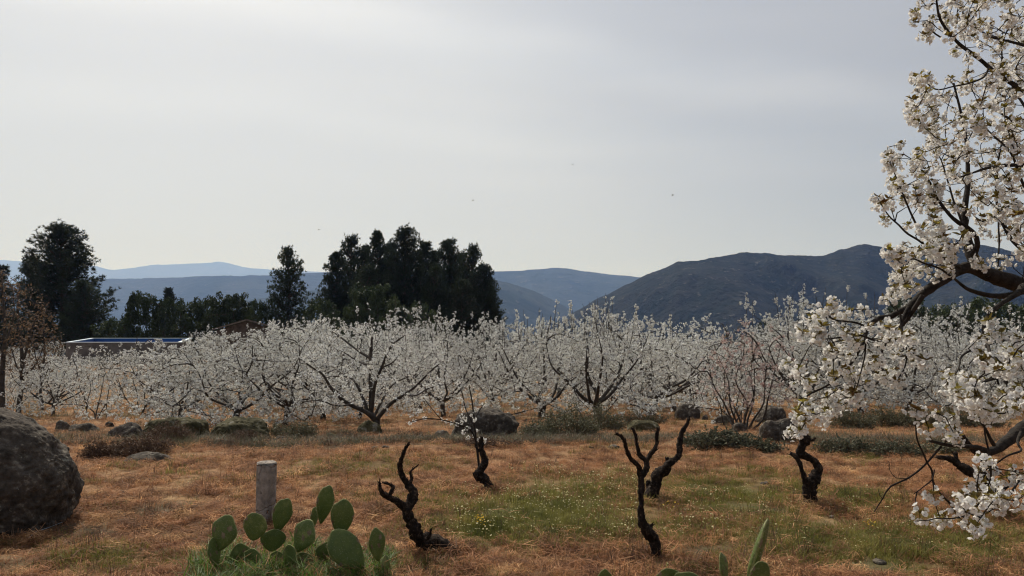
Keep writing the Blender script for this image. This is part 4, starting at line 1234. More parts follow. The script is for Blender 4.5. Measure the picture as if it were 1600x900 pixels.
# ------------------------------------------------------------------ prickly pears
def pad_mesh(seed, asym=0.0, narrow=0.55):
    """an upright pad: height 1 from its foot at the origin, half width .42, thickness about .09"""
    v, f = ico(4); v = v.copy()
    out = np.zeros_like(v)
    for i, p in enumerate(v):
        x, y, z = p
        u = (z + 1) / 2
        wd = (narrow + (1 - narrow) * min(1, u * 1.6) ** .8)
        e = 1 + .07 * mn.noise(Vector((x * 1.3, z * 1.3, seed))) + .02 * mn.noise(Vector((x * 5, z * 5, seed)))
        out[i] = (x * .43 * wd * e + asym * u * u * .1, y * (.065 + .03 * (1 - u)) + 0.035 * math.sin(u * 2.2 + seed) - .02 * x * x, u * e)
    mb = MB()
    fc = out[f].mean(1); 
    # backlight along the pad edge, painted as a paler material
    rim = np.abs(v[f].mean(1)[:, 1]) < 0.24
    mb.add(out, f[~rim], 0); 
    mb.f3.append(f[rim]); mb.m3.append(np.full(rim.sum(), 1, np.int32))
    # areoles with short spines
    r = np.random.default_rng(int(seed * 10) + 1)
    for gx_ in range(-5, 6):
        for gz_ in range(0, 13):
            u = (gz_ + .5 * (gx_ % 2) + r.normal() * .12) / 12.5; xx = gx_ * .085 + r.normal() * .008
            k = np.argmin((out[:, 0] - xx) ** 2 + (out[:, 2] - u) ** 2 + (v[:, 1] > 0) * 9)
            if abs(out[k, 0] - xx) > .05 or abs(out[k, 2] - u) > .05: continue
            for side_ in (0, 1):
                kk = k if side_ == 0 else int(np.argmin((out[:, 0] - out[k, 0]) ** 2 + (out[:, 2] - out[k, 2]) ** 2 + (v[:, 1] < 0) * 9))
                c = out[kk]; n = np.array((v[kk][0] * .3, v[kk][1] * 3 + (-.4 if side_ == 0 else .4), v[kk][2] * .3)); n /= np.linalg.norm(n)
                uu = np.cross(n, (0, 0, 1.)); uu /= np.linalg.norm(uu) + 1e-9; ww = np.cross(n, uu)
                q_ = r.uniform(.003, .0055)
                mb.add([c + uu * q_, c + ww * q_, c - uu * q_, c - ww * q_, c + n * .010], [(0, 1, 4), (1, 2, 4), (2, 3, 4), (3, 0, 4)], 2)
                for s_i in range(2):
                    dr = (n + r.normal(size=3) * .7) * .05; sd_ = np.cross(dr, r.normal(size=3)); sd_ = sd_ / (np.linalg.norm(sd_) + 1e-9) * .0012
                    mb.add([c - sd_, c + sd_, c + dr], [(0, 1, 2)], 2)
    for _ in range(3):
        k = r.integers(len(out)); dd_ = np.linalg.norm(out[f].mean(1) - out[k], axis=1)
        sel = dd_ < r.uniform(.03, .075)
        fs = f[sel]
        if len(fs): mb.add(out[fs].reshape(-1, 3) + (0, -.004 if out[k, 1] < 0 else .004, 0), np.arange(len(fs) * 3).reshape(-1, 3), 3)
    return mb.mesh('pad', [M_pad, M_pad_rim_light, M_spine, M_scar], True)
PADS = [pad_mesh(1.0), pad_mesh(2.3, .5, .4), pad_mesh(3.1, -.6, .5), pad_mesh(4.4, 0, .35)]

def cactus(label, bpx, D, pads):
    base = GD(bpx, D)
    t = thing('prickly_pear', label, 'cactus', base, 0)
    for (fx, fy, tx, ty, wpx, yaw, kind, dd) in pads:
        a_ = P(fx, fy, D + dd); b_ = P(tx, ty, D + dd)
        v = b_ - a_; ln = v.length
        ang = math.atan2(v.x, v.z)
        w = wpx * (D + dd) / FPX / 0.86 / max(0.25, abs(math.cos(yaw)))
        o = link('pad', PADS[kind], t)
        o.location = a_ - base
        rot = Matrix.Rotation(ang, 3, 'Y') @ Matrix.Rotation(yaw, 3, 'Z')
        o.rotation_euler = rot.to_euler()
        o.scale = (w, ln * .95, ln)
    return t

cactus('prickly pear with many green pads rising from bright grass beside the concrete post', 440, 4.85, [
    (338, 862, 360, 806, 46, -0.35, 1, .0),
    (393, 845, 403, 802, 42, -0.15, 0, -.10),
    (338, 886, 330, 842, 13, 1.1, 1, -.02),
    (432, 832, 447, 779, 29, 0.45, 3, .05),
    (424, 862, 430, 826, 36, 0.6, 2, .02),
    (462, 862, 487, 814, 40, -0.6, 1, .08),
    (500, 818, 512, 759, 24, 0.75, 3, .12),
    (491, 824, 492, 792, 8, 1.2, 0, .22),
    (531, 838, 539, 779, 37, 0.25, 2, .02),
    (566, 896, 520, 828, 46, 0.45, 2, -.08),
    (592, 878, 585, 826, 25, 0.5, 1, -.05),
    (602, 905, 601, 868, 9, 1.2, 3, -.02),
    (352, 905, 350, 868, 40, 0.3, 0, .08),
    (378, 892, 372, 850, 30, 0.5, 1, .10),
    (448, 888, 456, 852, 28, -0.6, 0, .03),
    (508, 880, 512, 846, 30, 0.7, 2, .16),
    (398, 900, 396, 856, 38, -.4, 2, .06),
    (432, 905, 430, 862, 38, .3, 1, .12),
    (478, 905, 472, 862, 38, 0.2, 2, .10),
    (520, 915, 530, 880, 42, -.3, 0, .14),
    (565, 925, 566, 890, 38, .2, 1, .06)])
cactus('prickly pear at the bottom edge right of centre with one long upright pad', 1150, 4.1, [
    (1136, 912, 1124, 866, 20, 1.0, 1, .0),
    (1166, 902, 1200, 812, 17, 1.05, 3, .05),
    (1180, 925, 1193, 877, 36, 0.3, 0, -.05),
    (1040, 930, 1052, 889, 50, 0.2, 0, .0),
    (1075, 935, 1082, 894, 52, -0.3, 2, -.04),
    (940, 935, 943, 890, 30, 0.5, 1, .03),
    (1170, 985, 1160, 900, 66, 0.2, 2, .02),
    (1120, 990, 1128, 905, 64, 0.3, 0, .04),
    (1060, 1000, 1062, 925, 66, 0.1, 1, .02),
    (960, 1000, 950, 925, 60, -0.3, 2, .05),
    (1010, 1010, 1000, 930, 60, 0.4, 0, .1)])

# ------------------------------------------------------------------ near cherry tree on the right
def flower_cluster(seed, big=False):
    r = np.random.default_rng(seed)
    fl = MB(); lv = MB()
    nf = r.integers(10, 16)
    for k in range(nf):
        d_ = r.normal(size=3); d_[2] -= .55; d_ /= np.linalg.norm(d_)
        c = d_ * r.uniform(.020, .044)
        ax = d_ + r.normal(size=3) * .35; ax /= np.linalg.norm(ax)
        u = np.cross(ax, (.3, .2, .9)); u /= np.linalg.norm(u); w = np.cross(ax, u)
        R_ = r.uniform(.0108, .0140); cup = r.uniform(.6, 1.7)
        a0 = r.uniform(0, 6.28)
        for j in range(5 + (r.random() < .3) * 3):
            a_ = a0 + j * 1.2566 + r.normal() * .12
            rd = math.cos(a_) * u + math.sin(a_) * w; td = -math.sin(a_) * u + math.cos(a_) * w
            rows = []
            for s, wd, lift in ((.12, .10, 0.0), (.55, .50, .10 * cup), (.92, .48, .38 * cup), (1.06, .18, .55 * cup)):
                m_ = c + rd * R_ * s + ax * R_ * lift
                rows.append((m_ - td * R_ * wd + ax * R_ * .10 * (s > .2), m_, m_ + td * R_ * wd + ax * R_ * .10 * (s > .2)))
            v = np.array(rows).reshape(-1, 3)
            f = []
            for q in range(3):
                for z in range(2): f.append((q * 3 + z, q * 3 + z + 1, q * 3 + z + 4, q * 3 + z + 3))
            fl.add(v, f, 0)
        # centre
        e = c + ax * R_ * .35
        fl.add([c + u * .002, c + w * .002, c - u * .002, c - w * .002, e], [(0, 1, 4), (1, 2, 4), (2, 3, 4), (3, 0, 4)], 1)
        s_ = np.cross(c, (0, 0, 1.)); s_ = s_ / (np.linalg.norm(s_) + 1e-9) * .0009
        fl.add([-s_, s_, c + s_, c - s_], [(0, 1, 2, 3)], 1)
    for k in range(r.integers(8, 13)):
        a_ = r.uniform(0, 6.28); d_ = np.array((math.cos(a_) * .8, math.sin(a_) * .8, r.uniform(.1, 1.1))); d_ /= np.linalg.norm(d_)
        ln = r.uniform(.022, .048); wd = ln * r.uniform(.17, .30)
        s_ = np.cross(d_, (0, 0, 1.)); s_ /= np.linalg.norm(s_); up = np.cross(s_, d_)
        dr = np.array((0, 0, -1.)) * ln * r.uniform(0, .3)
        b0 = d_ * .004; m1 = d_ * ln * .5; m2 = d_ * ln * .8 + dr * .4; e = d_ * ln * 1.05 + dr
        v = [b0, m1 - s_ * wd, m1 - up * wd * .5, m1 + s_ * wd, m2 - s_ * wd * .6, m2 - up * wd * .3, m2 + s_ * wd * .6, e]
        lv.add(v, [(0, 2, 1), (0, 3, 2), (4, 5, 7), (5, 6, 7)], 0)
        lv.add(v, [(1, 2, 5, 4), (2, 3, 6, 5)], 0)
    return fl, lv
CL = [flower_cluster(s) for s in range(60, 69)]
CLM = [(a_.mesh('blossom_cluster', [M_petal, M_leaf_young], False), b_.mesh('leaf_tuft', [M_leaf_young], False)) for a_, b_ in CL]

def near_tree():
    D = 3.5
    base = GD(1800, 3.75); o0 = np.array(base)
    t = thing('cherry_tree', 'near cherry tree with big white blossom clusters and new leaves at the right edge', 'cherry tree', base)
    def T(pts, d0, d1):
        n = len(pts); return [(a_, b_, d0 + (d1 - d0) * i / (n - 1), r) for i, (a_, b_, r) in enumerate(pts)]
    trunk = [T([(1800, 1060, 40), (1795, 980, 33), (1785, 860, 29), (1770, 740, 27), (1755, 620, 26), (1740, 540, 24), (1722, 470, 20), (1712, 400, 17), (1705, 320, 15), (1700, 230, 12), (1690, 140, 10), (1670, 50, 7), (1650, -50, 5)], 3.75, 3.6)]
    limbs = [
        T([(1735, 530, 20), (1700, 490, 18), (1650, 460, 16), (1600, 447, 13), (1570, 437, 12), (1545, 429, 11), (1520, 418, 10), (1500, 421, 8.5), (1485, 430, 8), (1460, 446, 7.5), (1440, 461, 7), (1421, 481, 6), (1405, 487, 5), (1390, 495, 4.4), (1375, 497, 4), (1362, 505, 3.6), (1354, 516, 3.2), (1351, 530, 2.8), (1343, 545, 2.6), (1335, 560, 2.4), (1322, 577, 2.1), (1308, 590, 1.9), (1290, 604, 1.6), (1262, 618, 1.3), (1246, 640, 1)], 3.65, 3.1),
        T([(1545, 430, 11), (1526, 412, 12), (1517, 395, 11), (1510, 370, 9), (1506, 350, 8), (1508, 320, 6), (1512, 290, 5), (1512, 250, 4), (1508, 208, 3.2), (1500, 170, 2.4), (1490, 130, 1.8)], 3.5, 3.7),
        T([(1520, 398, 7), (1527, 384, 5.6), (1524, 368, 5), (1512, 356, 4.4), (1498, 348, 4), (1484, 336, 3.4), (1466, 312, 3), (1450, 280, 2.2), (1432, 255, 1.6)], 3.5, 3.3),
        T([(1600, 449, 10), (1590, 458, 6), (1565, 474, 4.6), (1545, 492, 4.2), (1537, 515, 4), (1543, 535, 3.6), (1545, 545, 3.4), (1552, 570, 2.6), (1560, 600, 2)], 3.45, 2.8),
        T([(1544, 541, 2.6), (1520, 547, 2.3), (1503, 558, 2), (1497, 577, 1.5), (1480, 600, 1.2)], 3.0, 2.7),
        T([(1600, 452, 9), (1580, 461, 6.5), (1550, 462, 5), (1520, 455, 4.2), (1505, 447, 3.2), (1490, 434, 2.2), (1478, 420, 1.6)], 3.5, 3.2),
        T([(1421, 481, 5), (1403, 512, 3.8), (1385, 533, 2.8), (1366, 532, 2.2), (1352, 527, 2), (1332, 523, 1.9), (1318, 527, 1.7), (1292, 531, 1.4), (1272, 526, 1.1)], 3.3, 3.0),
        T([(1440, 462, 5), (1418, 500, 4.2), (1398, 520, 3.4), (1382, 540, 2.6), (1372, 556, 2), (1352, 572, 1.5)], 3.35, 3.5),
        T([(1354, 514, 2.6), (1337, 505, 2.2), (1318, 502, 1.8), (1302, 500, 1.5), (1290, 488, 1.1), (1302, 470, .9)], 3.1, 3.0),
        T([(1351, 530, 2.2), (1351, 560, 1.5), (1342, 600, 1.2), (1320, 630, 1), (1296, 645, .9)], 3.1, 3.2),
        T([(1408, 492, 2.2), (1410, 520, 1.8), (1416, 545, 1.5), (1413, 575, 1.4), (1400, 595, 1.1)], 3.2, 3.1),
        T([(1414, 532, 1.5), (1428, 552, 1.4), (1444, 562, 1.2)], 3.1, 3.0),
        # low branches
        T([(1772, 760, 18), (1720, 700, 14), (1660, 665, 12), (1625, 656, 11), (1600, 668, 10), (1575, 688, 8.5), (1547, 706, 6.5), (1530, 700, 4), (1507, 697, 3.2), (1479, 695, 2.8), (1454, 689, 2)], 3.6, 2.9),
        T([(1470, 698, 2.2), (1460, 712, 2.2), (1447, 725, 2.1), (1420, 747, 1.9), (1392, 759, 1.8), (1384, 768, 1.6), (1379, 778, 1.4), (1372, 788, 1.2), (1366, 799, .9)], 2.95, 2.9),
        T([(1420, 748, 1.1), (1400, 747, .8), (1390, 735, .6), (1388, 722, .5)], 2.93, 2.9),
        T([(1379, 778, .9), (1374, 772, .6), (1372, 762, .4)], 2.9, 2.9),
        T([(1553, 696, 4), (1542, 676, 2.6), (1530, 650, 2.2), (1526, 630, 1.6)], 2.95, 2.8),
        T([(1429, 660, 1.2), (1431, 678, 1.6), (1437, 700, 1.7), (1447, 720, 1.8), (1457, 735, 1.9), (1460, 758, 1.9), (1479, 782, 2.2), (1504, 790, 2.4), (1531, 787, 3), (1560, 770, 3.4), (1600, 745, 4.2), (1660, 710, 6), (1720, 690, 8)], 2.75, 3.3),
        T([(1460, 735, 1.3), (1458, 750, 1.2), (1444, 760, 1.1), (1426, 771, .8)], 2.85, 2.8),
        T([(1531, 787, 2.4), (1510, 806, 1.7), (1479, 810, 1.3), (1455, 811, 1.2), (1429, 814, .8)], 2.75, 2.5),
        T([(1600, 745, 3), (1575, 772, 2.2), (1552, 795, 1.8), (1530, 808, 1.4)], 2.9, 2.5),
        T([(1535, 655, 1.4), (1540, 685, 1.8), (1547, 710, 2), (1548, 745, 1.8), (1542, 765, 1.2)], 2.6, 2.6),
        T([(1600, 668, 5), (1590, 690, 3), (1596, 705, 2.2), (1570, 715, 1.8), (1545, 735, 1.3)], 3.0, 2.7),
        # upper branches
        T([(1690, 190, 8), (1650, 168, 6.5), (1600, 141, 5), (1560, 117, 4.4), (1530, 92, 3.8), (1495, 65, 3.2), (1470, 32, 2.6), (1463, 0, 2), (1458, -30, 1.4)], 3.5, 3.2),
        T([(1700, 150, 6), (1640, 90, 4), (1600, 71, 3), (1550, 58, 2.2), (1528, 45, 1.6), (1512, 38, 1.2)], 3.5, 3.1),
        T([(1470, 58, 1.6), (1462, 53, 1.6), (1448, 40, 1.2)], 3.2, 3.2),
        T([(1545, 105, 2), (1538, 121, 2), (1515, 130, 1.8), (1490, 135, 1.6), (1462, 138, 1.4), (1436, 120, 1)], 3.3, 3.2),
        T([(1705, 330, 9), (1660, 290, 6), (1620, 262, 5), (1580, 258, 4), (1545, 262, 3), (1520, 270, 2), (1490, 280, 1.5)], 3.6, 3.3),
        T([(1705, 400, 9), (1650, 405, 6), (1610, 395, 5), (1588, 382, 4), (1572, 360, 3.4), (1560, 330, 3), (1556, 290, 2.2), (1560, 250, 1.8), (1570, 200, 1.3)], 3.6, 3.8),
        T([(1560, 325, 1.8), (1561, 360, 1.8), (1560, 400, 1.5), (1558, 425, 1.2)], 3.7, 3.6),
        T([(1465, 400, 2.6), (1440, 378, 2.2), (1420, 365, 2), (1405, 352, 1.8), (1392, 342, 1.5), (1380, 325, 1.1), (1371, 308, .8)], 3.2, 3.1),
        T([(1500, 420, 3), (1480, 405, 2.8), (1465, 398, 2.6), (1452, 380, 2.4), (1438, 362, 2.2), (1425, 335, 2), (1415, 310, 1.8), (1405, 288, 1.4), (1396, 265, 1), (1388, 245, .8)], 3.3, 3.2),
        T([(1510, 372, 2.4), (1502, 350, 2.3), (1494, 325, 2.2), (1486, 300, 1.9), (1480, 280, 1.5), (1470, 250, 1.2), (1455, 225, 1)], 3.4, 3.6),
        T([(1490, 434, 2.2), (1468, 420, 2), (1445, 412, 1.7), (1425, 405, 1.6), (1408, 412, 1.3), (1388, 390, 1)], 3.2, 3.0),
        T([(1485, 432, 2), (1470, 418, 1.8), (1466, 400, 1.8), (1452, 415, 1.5), (1430, 418, 1.3), (1405, 428, 1.1)], 3.3, 3.4),
        T([(1690, 260, 6), (1640, 215, 4), (1600, 200, 3), (1560, 175, 2.2), (1530, 165, 1.6), (1500, 180, 1.2)], 3.6, 3.9),
        T([(1700, 290, 6), (1650, 240, 4), (1610, 180, 3), (1580, 130, 2), (1565, 80, 1.5), (1580, 30, 1)], 3.7, 4.1),
        T([(1710, 430, 7), (1670, 380, 5), (1630, 330, 4), (1600, 290, 3), (1580, 240, 2.3), (1550, 210, 1.6), (1530, 190, 1.2)], 3.5, 3.0),
        T([(1720, 480, 8), (1690, 530, 6), (1650, 560, 5), (1600, 580, 4), (1560, 590, 3), (1530, 600, 2), (1500, 620, 1.4)], 3.3, 2.6),
        T([(1650, 560, 4), (1630, 600, 3), (1600, 620, 2.2), (1570, 640, 1.6), (1545, 650, 1.1)], 3.0, 2.6),
        T([(1760, 640, 10), (1850, 560, 8), (1930, 480, 6), (1980, 380, 4)], 3.8, 4.4),
        T([(1740, 540, 12), (1820, 440, 8), (1880, 320, 6), (1900, 200, 4)], 3.7, 3.0),
        T([(1715, 420, 10), (1760, 320, 7), (1790, 200, 5), (1800, 80, 3)], 3.7, 4.3),
        T([(1762, 680, 12), (1800, 600, 9), (1840, 520, 6), (1850, 420, 4)], 3.9, 5.0),
    ]
    tb = MB(); sk = Skel()
    for grp, is_trunk in ((traced(trunk), True), (traced(limbs), False)):
        for gi, ln in enumerate(grp):
            q = smooth_path(ln, 0.018); q[:, :3] -= o0; q[:, 3] *= (.78 if q[0, 3] < .05 else 1)
            r0 = q[0, 3]
            if r0 < .012:
                for i in range(len(q)): q[i, :3] += np.array(mn.noise_vector(Vector(q[i, :3] * 9))) * .006
            s_ = 14 if r0 > .04 else 9 if r0 > .01 else 6
            mb = MB(); tube(mb, q, s_, 0.14 if r0 > .02 else .1, 30)
            if is_trunk: link('trunk', mb.mesh('trunk', [M_bark], True), t)
            else: link('branch', mb.mesh('branch', [M_bark], True), t)
            sk.add(q[::2], False)
    def inside(poly, x, y):
        c = False; j = len(poly) - 1
        for i in range(len(poly)):
            if (poly[i][1] > y) != (poly[j][1] > y) and x < (poly[j][0] - poly[i][0]) * (y - poly[i][1]) / (poly[j][1] - poly[i][1]) + poly[i][0]: c = not c
            j = i
        return c
    regions = [
        ([(1424, 0), (1450, -5), (1462, 30), (1440, 50), (1424, 35)], 7, 3.1, 3.4),
        ([(1462, -10), (1620, -10), (1620, 420), (1560, 410), (1520, 330), (1462, 320), (1452, 200), (1470, 130), (1500, 100), (1468, 60)], 270, 2.9, 4.3),
        ([(1424, 105), (1452, 112), (1470, 200), (1465, 330), (1500, 400), (1470, 440), (1420, 420), (1402, 400), (1372, 330), (1370, 305), (1395, 305), (1382, 245), (1400, 190), (1420, 180)], 105, 3.0, 3.6),
        ([(1395, 395), (1510, 375), (1545, 420), (1500, 405), (1450, 440), (1395, 470), (1370, 470), (1390, 440)], 34, 3.0, 3.5),
        ([(1215, 568), (1238, 560), (1262, 590), (1300, 545), (1250, 520), (1258, 492), (1300, 460), (1312, 480), (1360, 485), (1420, 520), (1440, 560), (1385, 600), (1330, 640), (1290, 660), (1262, 640)], 82, 2.9, 3.5),
        ([(1218, 690), (1222, 668), (1245, 645), (1262, 632), (1290, 628), (1300, 642), (1262, 660), (1240, 688)], 12, 2.9, 3.1),
        ([(1475, 560), (1520, 560), (1560, 520), (1620, 515), (1620, 640), (1570, 650), (1530, 648), (1500, 620), (1480, 600)], 62, 2.4, 3.0),
        ([(1520, 540), (1545, 480), (1555, 500), (1540, 560)], 5, 2.7, 3.0),
        ([(1420, 636), (1440, 632), (1445, 645), (1425, 650)], 2, 2.7, 2.8),
        ([(1440, 672), (1475, 660), (1500, 672), (1498, 695), (1450, 690)], 6, 2.7, 3.0),
        ([(1428, 803), (1452, 800), (1480, 795), (1500, 780), (1525, 750), (1520, 700), (1560, 720), (1620, 700), (1620, 800), (1570, 800), (1520, 825), (1470, 815)], 44, 2.3, 3.0),
        ([(1450, 645), (1500, 640), (1500, 655), (1460, 660)], 3, 2.7, 3.0),
        ([(1620, -60), (1950, -60), (2000, 420), (1850, 620), (1620, 620)], 230, 3.0, 4.8)]
    tg = []
    for poly, n, d0, d1 in regions:
        xs_ = [p[0] for p in poly]; ys_ = [p[1] for p in poly]; k = 0
        while k < n:
            x, y = rng.uniform(min(xs_), max(xs_)), rng.uniform(min(ys_), max(ys_))
            if inside(poly, x, y):
                tg.append(np.array(P(x, y, rng.uniform(d0, d1))) - o0); k += 1
    tw = sk.grow(tg, 0.0060, 0.0016, 0.035, 0.10, up=.1)
    mb = MB()
    for q in tw:
        q[:, 3] *= 1 + .2 * np.sin(np.arange(len(q)) * 2.1)
        tube(mb, q, 5, cap=True)
    tws = link('twig', mb.mesh('twigs', [M_bark], True), t); tws['kind'] = 'stuff'
    spots = []
    for q in tw:
        spots.append(q[-1, :3])
        n = len(q)
        for i in range(2, n - 2, 3):
            if rng.random() < .22: spots.append(q[i, :3])
    for ln in limbs:
        a_, b_, dd, rr = ln[-1]
        if rr < 1.75 and a_ < 1600 and b_ < 690:
            q = np.array(P(a_, b_, dd)) - o0; spots.append(q)
            a2, b2, d2, _ = ln[-2]
            for f_ in (.3, .7): spots.append(np.array(P(a_ + (a2 - a_) * f_, b_ + (b2 - b_) * f_, dd + (d2 - dd) * f_)) - o0 + rng.normal(size=3) * .012)
    spots = np.array(spots)
    print('clusters', len(spots))
    # visible and large first
    w = spots + o0
    px = 800 + w[:, 0] / w[:, 1] * FPX
    order = np.argsort(w[:, 1] + (px > 1600) * 100)
    rest_f = MB(); rest_l = MB()
    for rank, i in enumerate(order):
        k = int(rng.integers(len(CL)))
        s = rng.uniform(.52, .88)
        if rng.random() < .15: s *= .65
        rot = Matrix.Rotation(rng.uniform(0, 6.28), 4, 'Z') @ Matrix.Rotation(rng.normal() * .35, 4, 'X')
        M_ = Matrix.Translation(Vector(spots[i])) @ rot.to_4x4() @ Matrix.Scale(s, 4)
        if rank < 300:
            o = link('blossom_cluster', CLM[k][0], t); o.matrix_local = M_
            l_ = link('leaf_tuft', CLM[k][1], o)
        else:
            rest_f.join(CL[k][0], M_); rest_l.join(CL[k][1], M_)
    o = link('blossom_mass', rest_f.mesh('blossom_mass', [M_petal, M_leaf_young]), t); o['kind'] = 'stuff'
    o = link('leaf_mass', rest_l.mesh('leaf_mass', [M_leaf_young]), t); o['kind'] = 'stuff'
near_tree()

# small flowering shoot behind the slim crooked stump
def shoot():
    D = 8.0
    base = GD(748, D); o0 = np.array(base)
    t = thing('cherry_sapling', 'thin flowering cherry shoot with a long twig to the left, beside the large middle boulder', 'sapling', base)
    L_ = [[(750, 745, 0, 2.2), (747, 715, 0, 2), (744, 690, 0, 1.8), (741, 660, 0, 1.5), (738, 630, 0, 1.2), (733, 603, 0, .8)],
          [(744, 690, 0, 1.5), (735, 672, -.1, 1.1), (715, 663, -.2, 1), (690, 656, -.3, .9), (665, 654, -.3, .8), (640, 660, -.3, .6)],
          [(742, 668, 0, 1.2), (728, 640, .1, .9), (722, 615, .1, .8), (716, 598, .1, .6)],
          [(741, 655, 0, 1), (750, 640, .1, .9), (757, 630, .1, .6)], [(744, 690, 0, 1), (752, 700, -.1, .8), (757, 690, -.1, .6)],
          [(690, 656, -.3, .7), (676, 640, -.4, .6), (662, 622, -.4, .5)]]
    mb = MB(); sp = []
    for ln in L_:
        q = smooth_path(traced([[(a_, b_, D + dd, r) for a_, b_, dd, r in ln]])[0], .03); q[:, :3] -= o0
        tube(mb, q, 5); sp.append(q)
    link('stem', mb.mesh('stem', [M_bark], True), t)
    pts = []
    for a_, b_ in ((733, 603), (716, 598), (718, 606), (727, 612), (738, 622), (720, 625), (725, 640), (735, 648), (741, 655), (757, 631), (722, 660), (730, 668), (715, 663), (706, 660), (698, 658), (690, 655), (664, 653), (640, 660), (648, 657), (662, 622),
                   (745, 672), (740, 680), (748, 686), (731, 683), (756, 688), (722, 650), (728, 655), (742, 640), (655, 640), (724, 675)):
        pts.append(np.array(P(a_, b_, D + rng.uniform(-.15, .15))) - o0)
    for p_ in pts:
        k = int(rng.integers(len(CL))); o = link('blossom_cluster', CLM[k][0], t)
        o.location = p_; o.rotation_euler = (rng.normal() * .5, rng.normal() * .5, rng.uniform(0, 6)); s = rng.uniform(.45, .75); o.scale = (s, s, s)
shoot()

# ------------------------------------------------------------------ shrubs at the terrace edge
def shrub(px, pbase, wpx, hpx, label, m, seed, leaf=.022, n=1500, spiky=False, cat='shrub', name='shrub'):
    b_ = G(px, pbase); D = b_.y + .25; b_ = GD(px, D)
    w = wpx / 2 * D / FPX; h = (P(px, pbase - hpx, D).z - b_.z)
    r = np.random.default_rng(seed)
    st = MB(); lf = MB()
    tips = []
    ns = int(70 + wpx * 1.0)
    for k in range(ns):
        a_ = r.uniform(0, 6.28); u = r.random() ** .6
        fx = math.cos(a_) * w * .8 * r.random(); fy = math.sin(a_) * min(w, .6) * .6 * r.random()
        tx, ty = math.cos(a_) * w * u, math.sin(a_) * min(w, .8) * u * .7
        hh = h * (1 - .55 * u * u) * r.uniform(.55, 1.1) * (1 + .25 * math.sin(tx * 5 + seed))
        q = np.array([(fx, fy, -.04, .004), ((fx + tx) * .5 + r.normal() * .03, (fy + ty) * .5, hh * .55, .003), (tx + r.normal() * .03, ty, hh, .0015)])
        gz0 = gz(b_.x + tx, D + ty) - b_.z
        q[:, 2] += gz0
        tube(st, q, 3, cap=False); tips.append(q)
    pts = []
    for q in tips:
        kk = max(3, int(n / ns)); u = r.uniform(.15, 1.0, kk)[:, None]
        p_ = (1 - u) ** 2 * q[0, :3] + 2 * u * (1 - u) * q[1, :3] + u * u * q[2, :3]
        pts.append(p_ + r.normal(size=p_.shape) * (.02 if spiky else .035))
    pts = np.concatenate(pts)
    quads_at(lf, pts, leaf, 0, aspect=.22 if spiky else .55, jitter=.5, bias=(0, 0, .4))
    t = thing(name, label, cat, b_, 0, 'shrubs along the terrace edge')
    link('stems', st.mesh('stems', [M_dead]), t)
    o = link('foliage', lf.mesh('foliage', [m]), t); o['kind'] = 'stuff'
shrub(880, 684, 130, 46, 'large grey-green shrub right of the large middle boulder', M_shrub, 1, .035, 5200)
shrub(940, 676, 90, 38, 'grey-green shrub left of the flat mossy rock', M_shrub, 2, .035, 3200)
shrub(835, 690, 60, 30, 'small dark shrub between the large middle boulder and the large grey-green shrub', M_shrub, 3, .03, 1800)
shrub(1005, 664, 90, 22, 'low grey-green shrub behind the flat mossy rock', M_shrub, 4, .035, 2000)
shrub(460, 688, 90, 36, 'pale grey-green broom shrub right of the dark mossy boulder', M_shrub, 5, .05, 2400, True)
shrub(215, 716, 120, 36, 'dark brown heather clump in front of the flat dark rock', M_shrub_brown, 6, .035, 4200, True)
shrub(265, 692, 90, 30, 'brownish undergrowth growing over the long mossy boulder', M_shrub_brown, 7, .035, 2400, True)
shrub(160, 722, 60, 30, 'small brown heather tuft left of the dark heather clump', M_shrub_brown, 8, .035, 1600, True)
shrub(395, 694, 80, 22, 'low dry undergrowth at the foot of the dark mossy boulder', M_shrub_brown, 9, .03, 1600, True)
shrub(1125, 706, 100, 38, 'bramble patch with silvery leaves in front of the pinkish tree', M_bramble, 10, .045, 2600)
shrub(1190, 708, 70, 22, 'small bramble patch with silvery leaves under the pair of boulders', M_bramble, 11, .04, 1500)
shrub(1085, 700, 60, 22, 'small dark bramble right of the bending vine stump', M_bramble, 12, .04, 1200)
shrub(1310, 712, 90, 24, 'low dark bramble patch right of the twisted vine stump', M_bramble, 13, .035, 1800)
shrub(1390, 716, 110, 22, 'low dark bramble strip left of the low blossoming branch', M_bramble, 14, .035, 2000)
shrub(1470, 712, 90, 16, 'low dark undergrowth behind the arm of the leaning vine stump', M_shrub, 15, .035, 1300)
shrub(1330, 670, 90, 34, 'left part of the dark grassy hedge below the right cherry trees', M_shrub, 16, .06, 3200, True)
shrub(1400, 668, 100, 36, 'middle left part of the dark grassy hedge below the right cherry trees', M_shrub, 17, .06, 3400, True)
shrub(1470, 667, 100, 34, 'middle right part of the dark grassy hedge below the right cherry trees', M_shrub, 18, .06, 3200, True)
shrub(1535, 668, 80, 30, 'right end of the dark grassy hedge below the right cherry trees', M_shrub, 19, .06, 2400, True)
shrub(640, 690, 100, 14, 'low dry undergrowth between the bare-limbed tree and the large middle boulder', M_shrub_brown, 20, .03, 1500, True)
shrub(545, 690, 60, 14, 'low dry undergrowth left of the bare-limbed tree foot', M_shrub_brown, 21, .03, 1000, True)
shrub(770, 700, 110, 16, 'dark dry grass along the foot of the large middle boulder', M_shrub_brown, 22, .04, 1800, True)

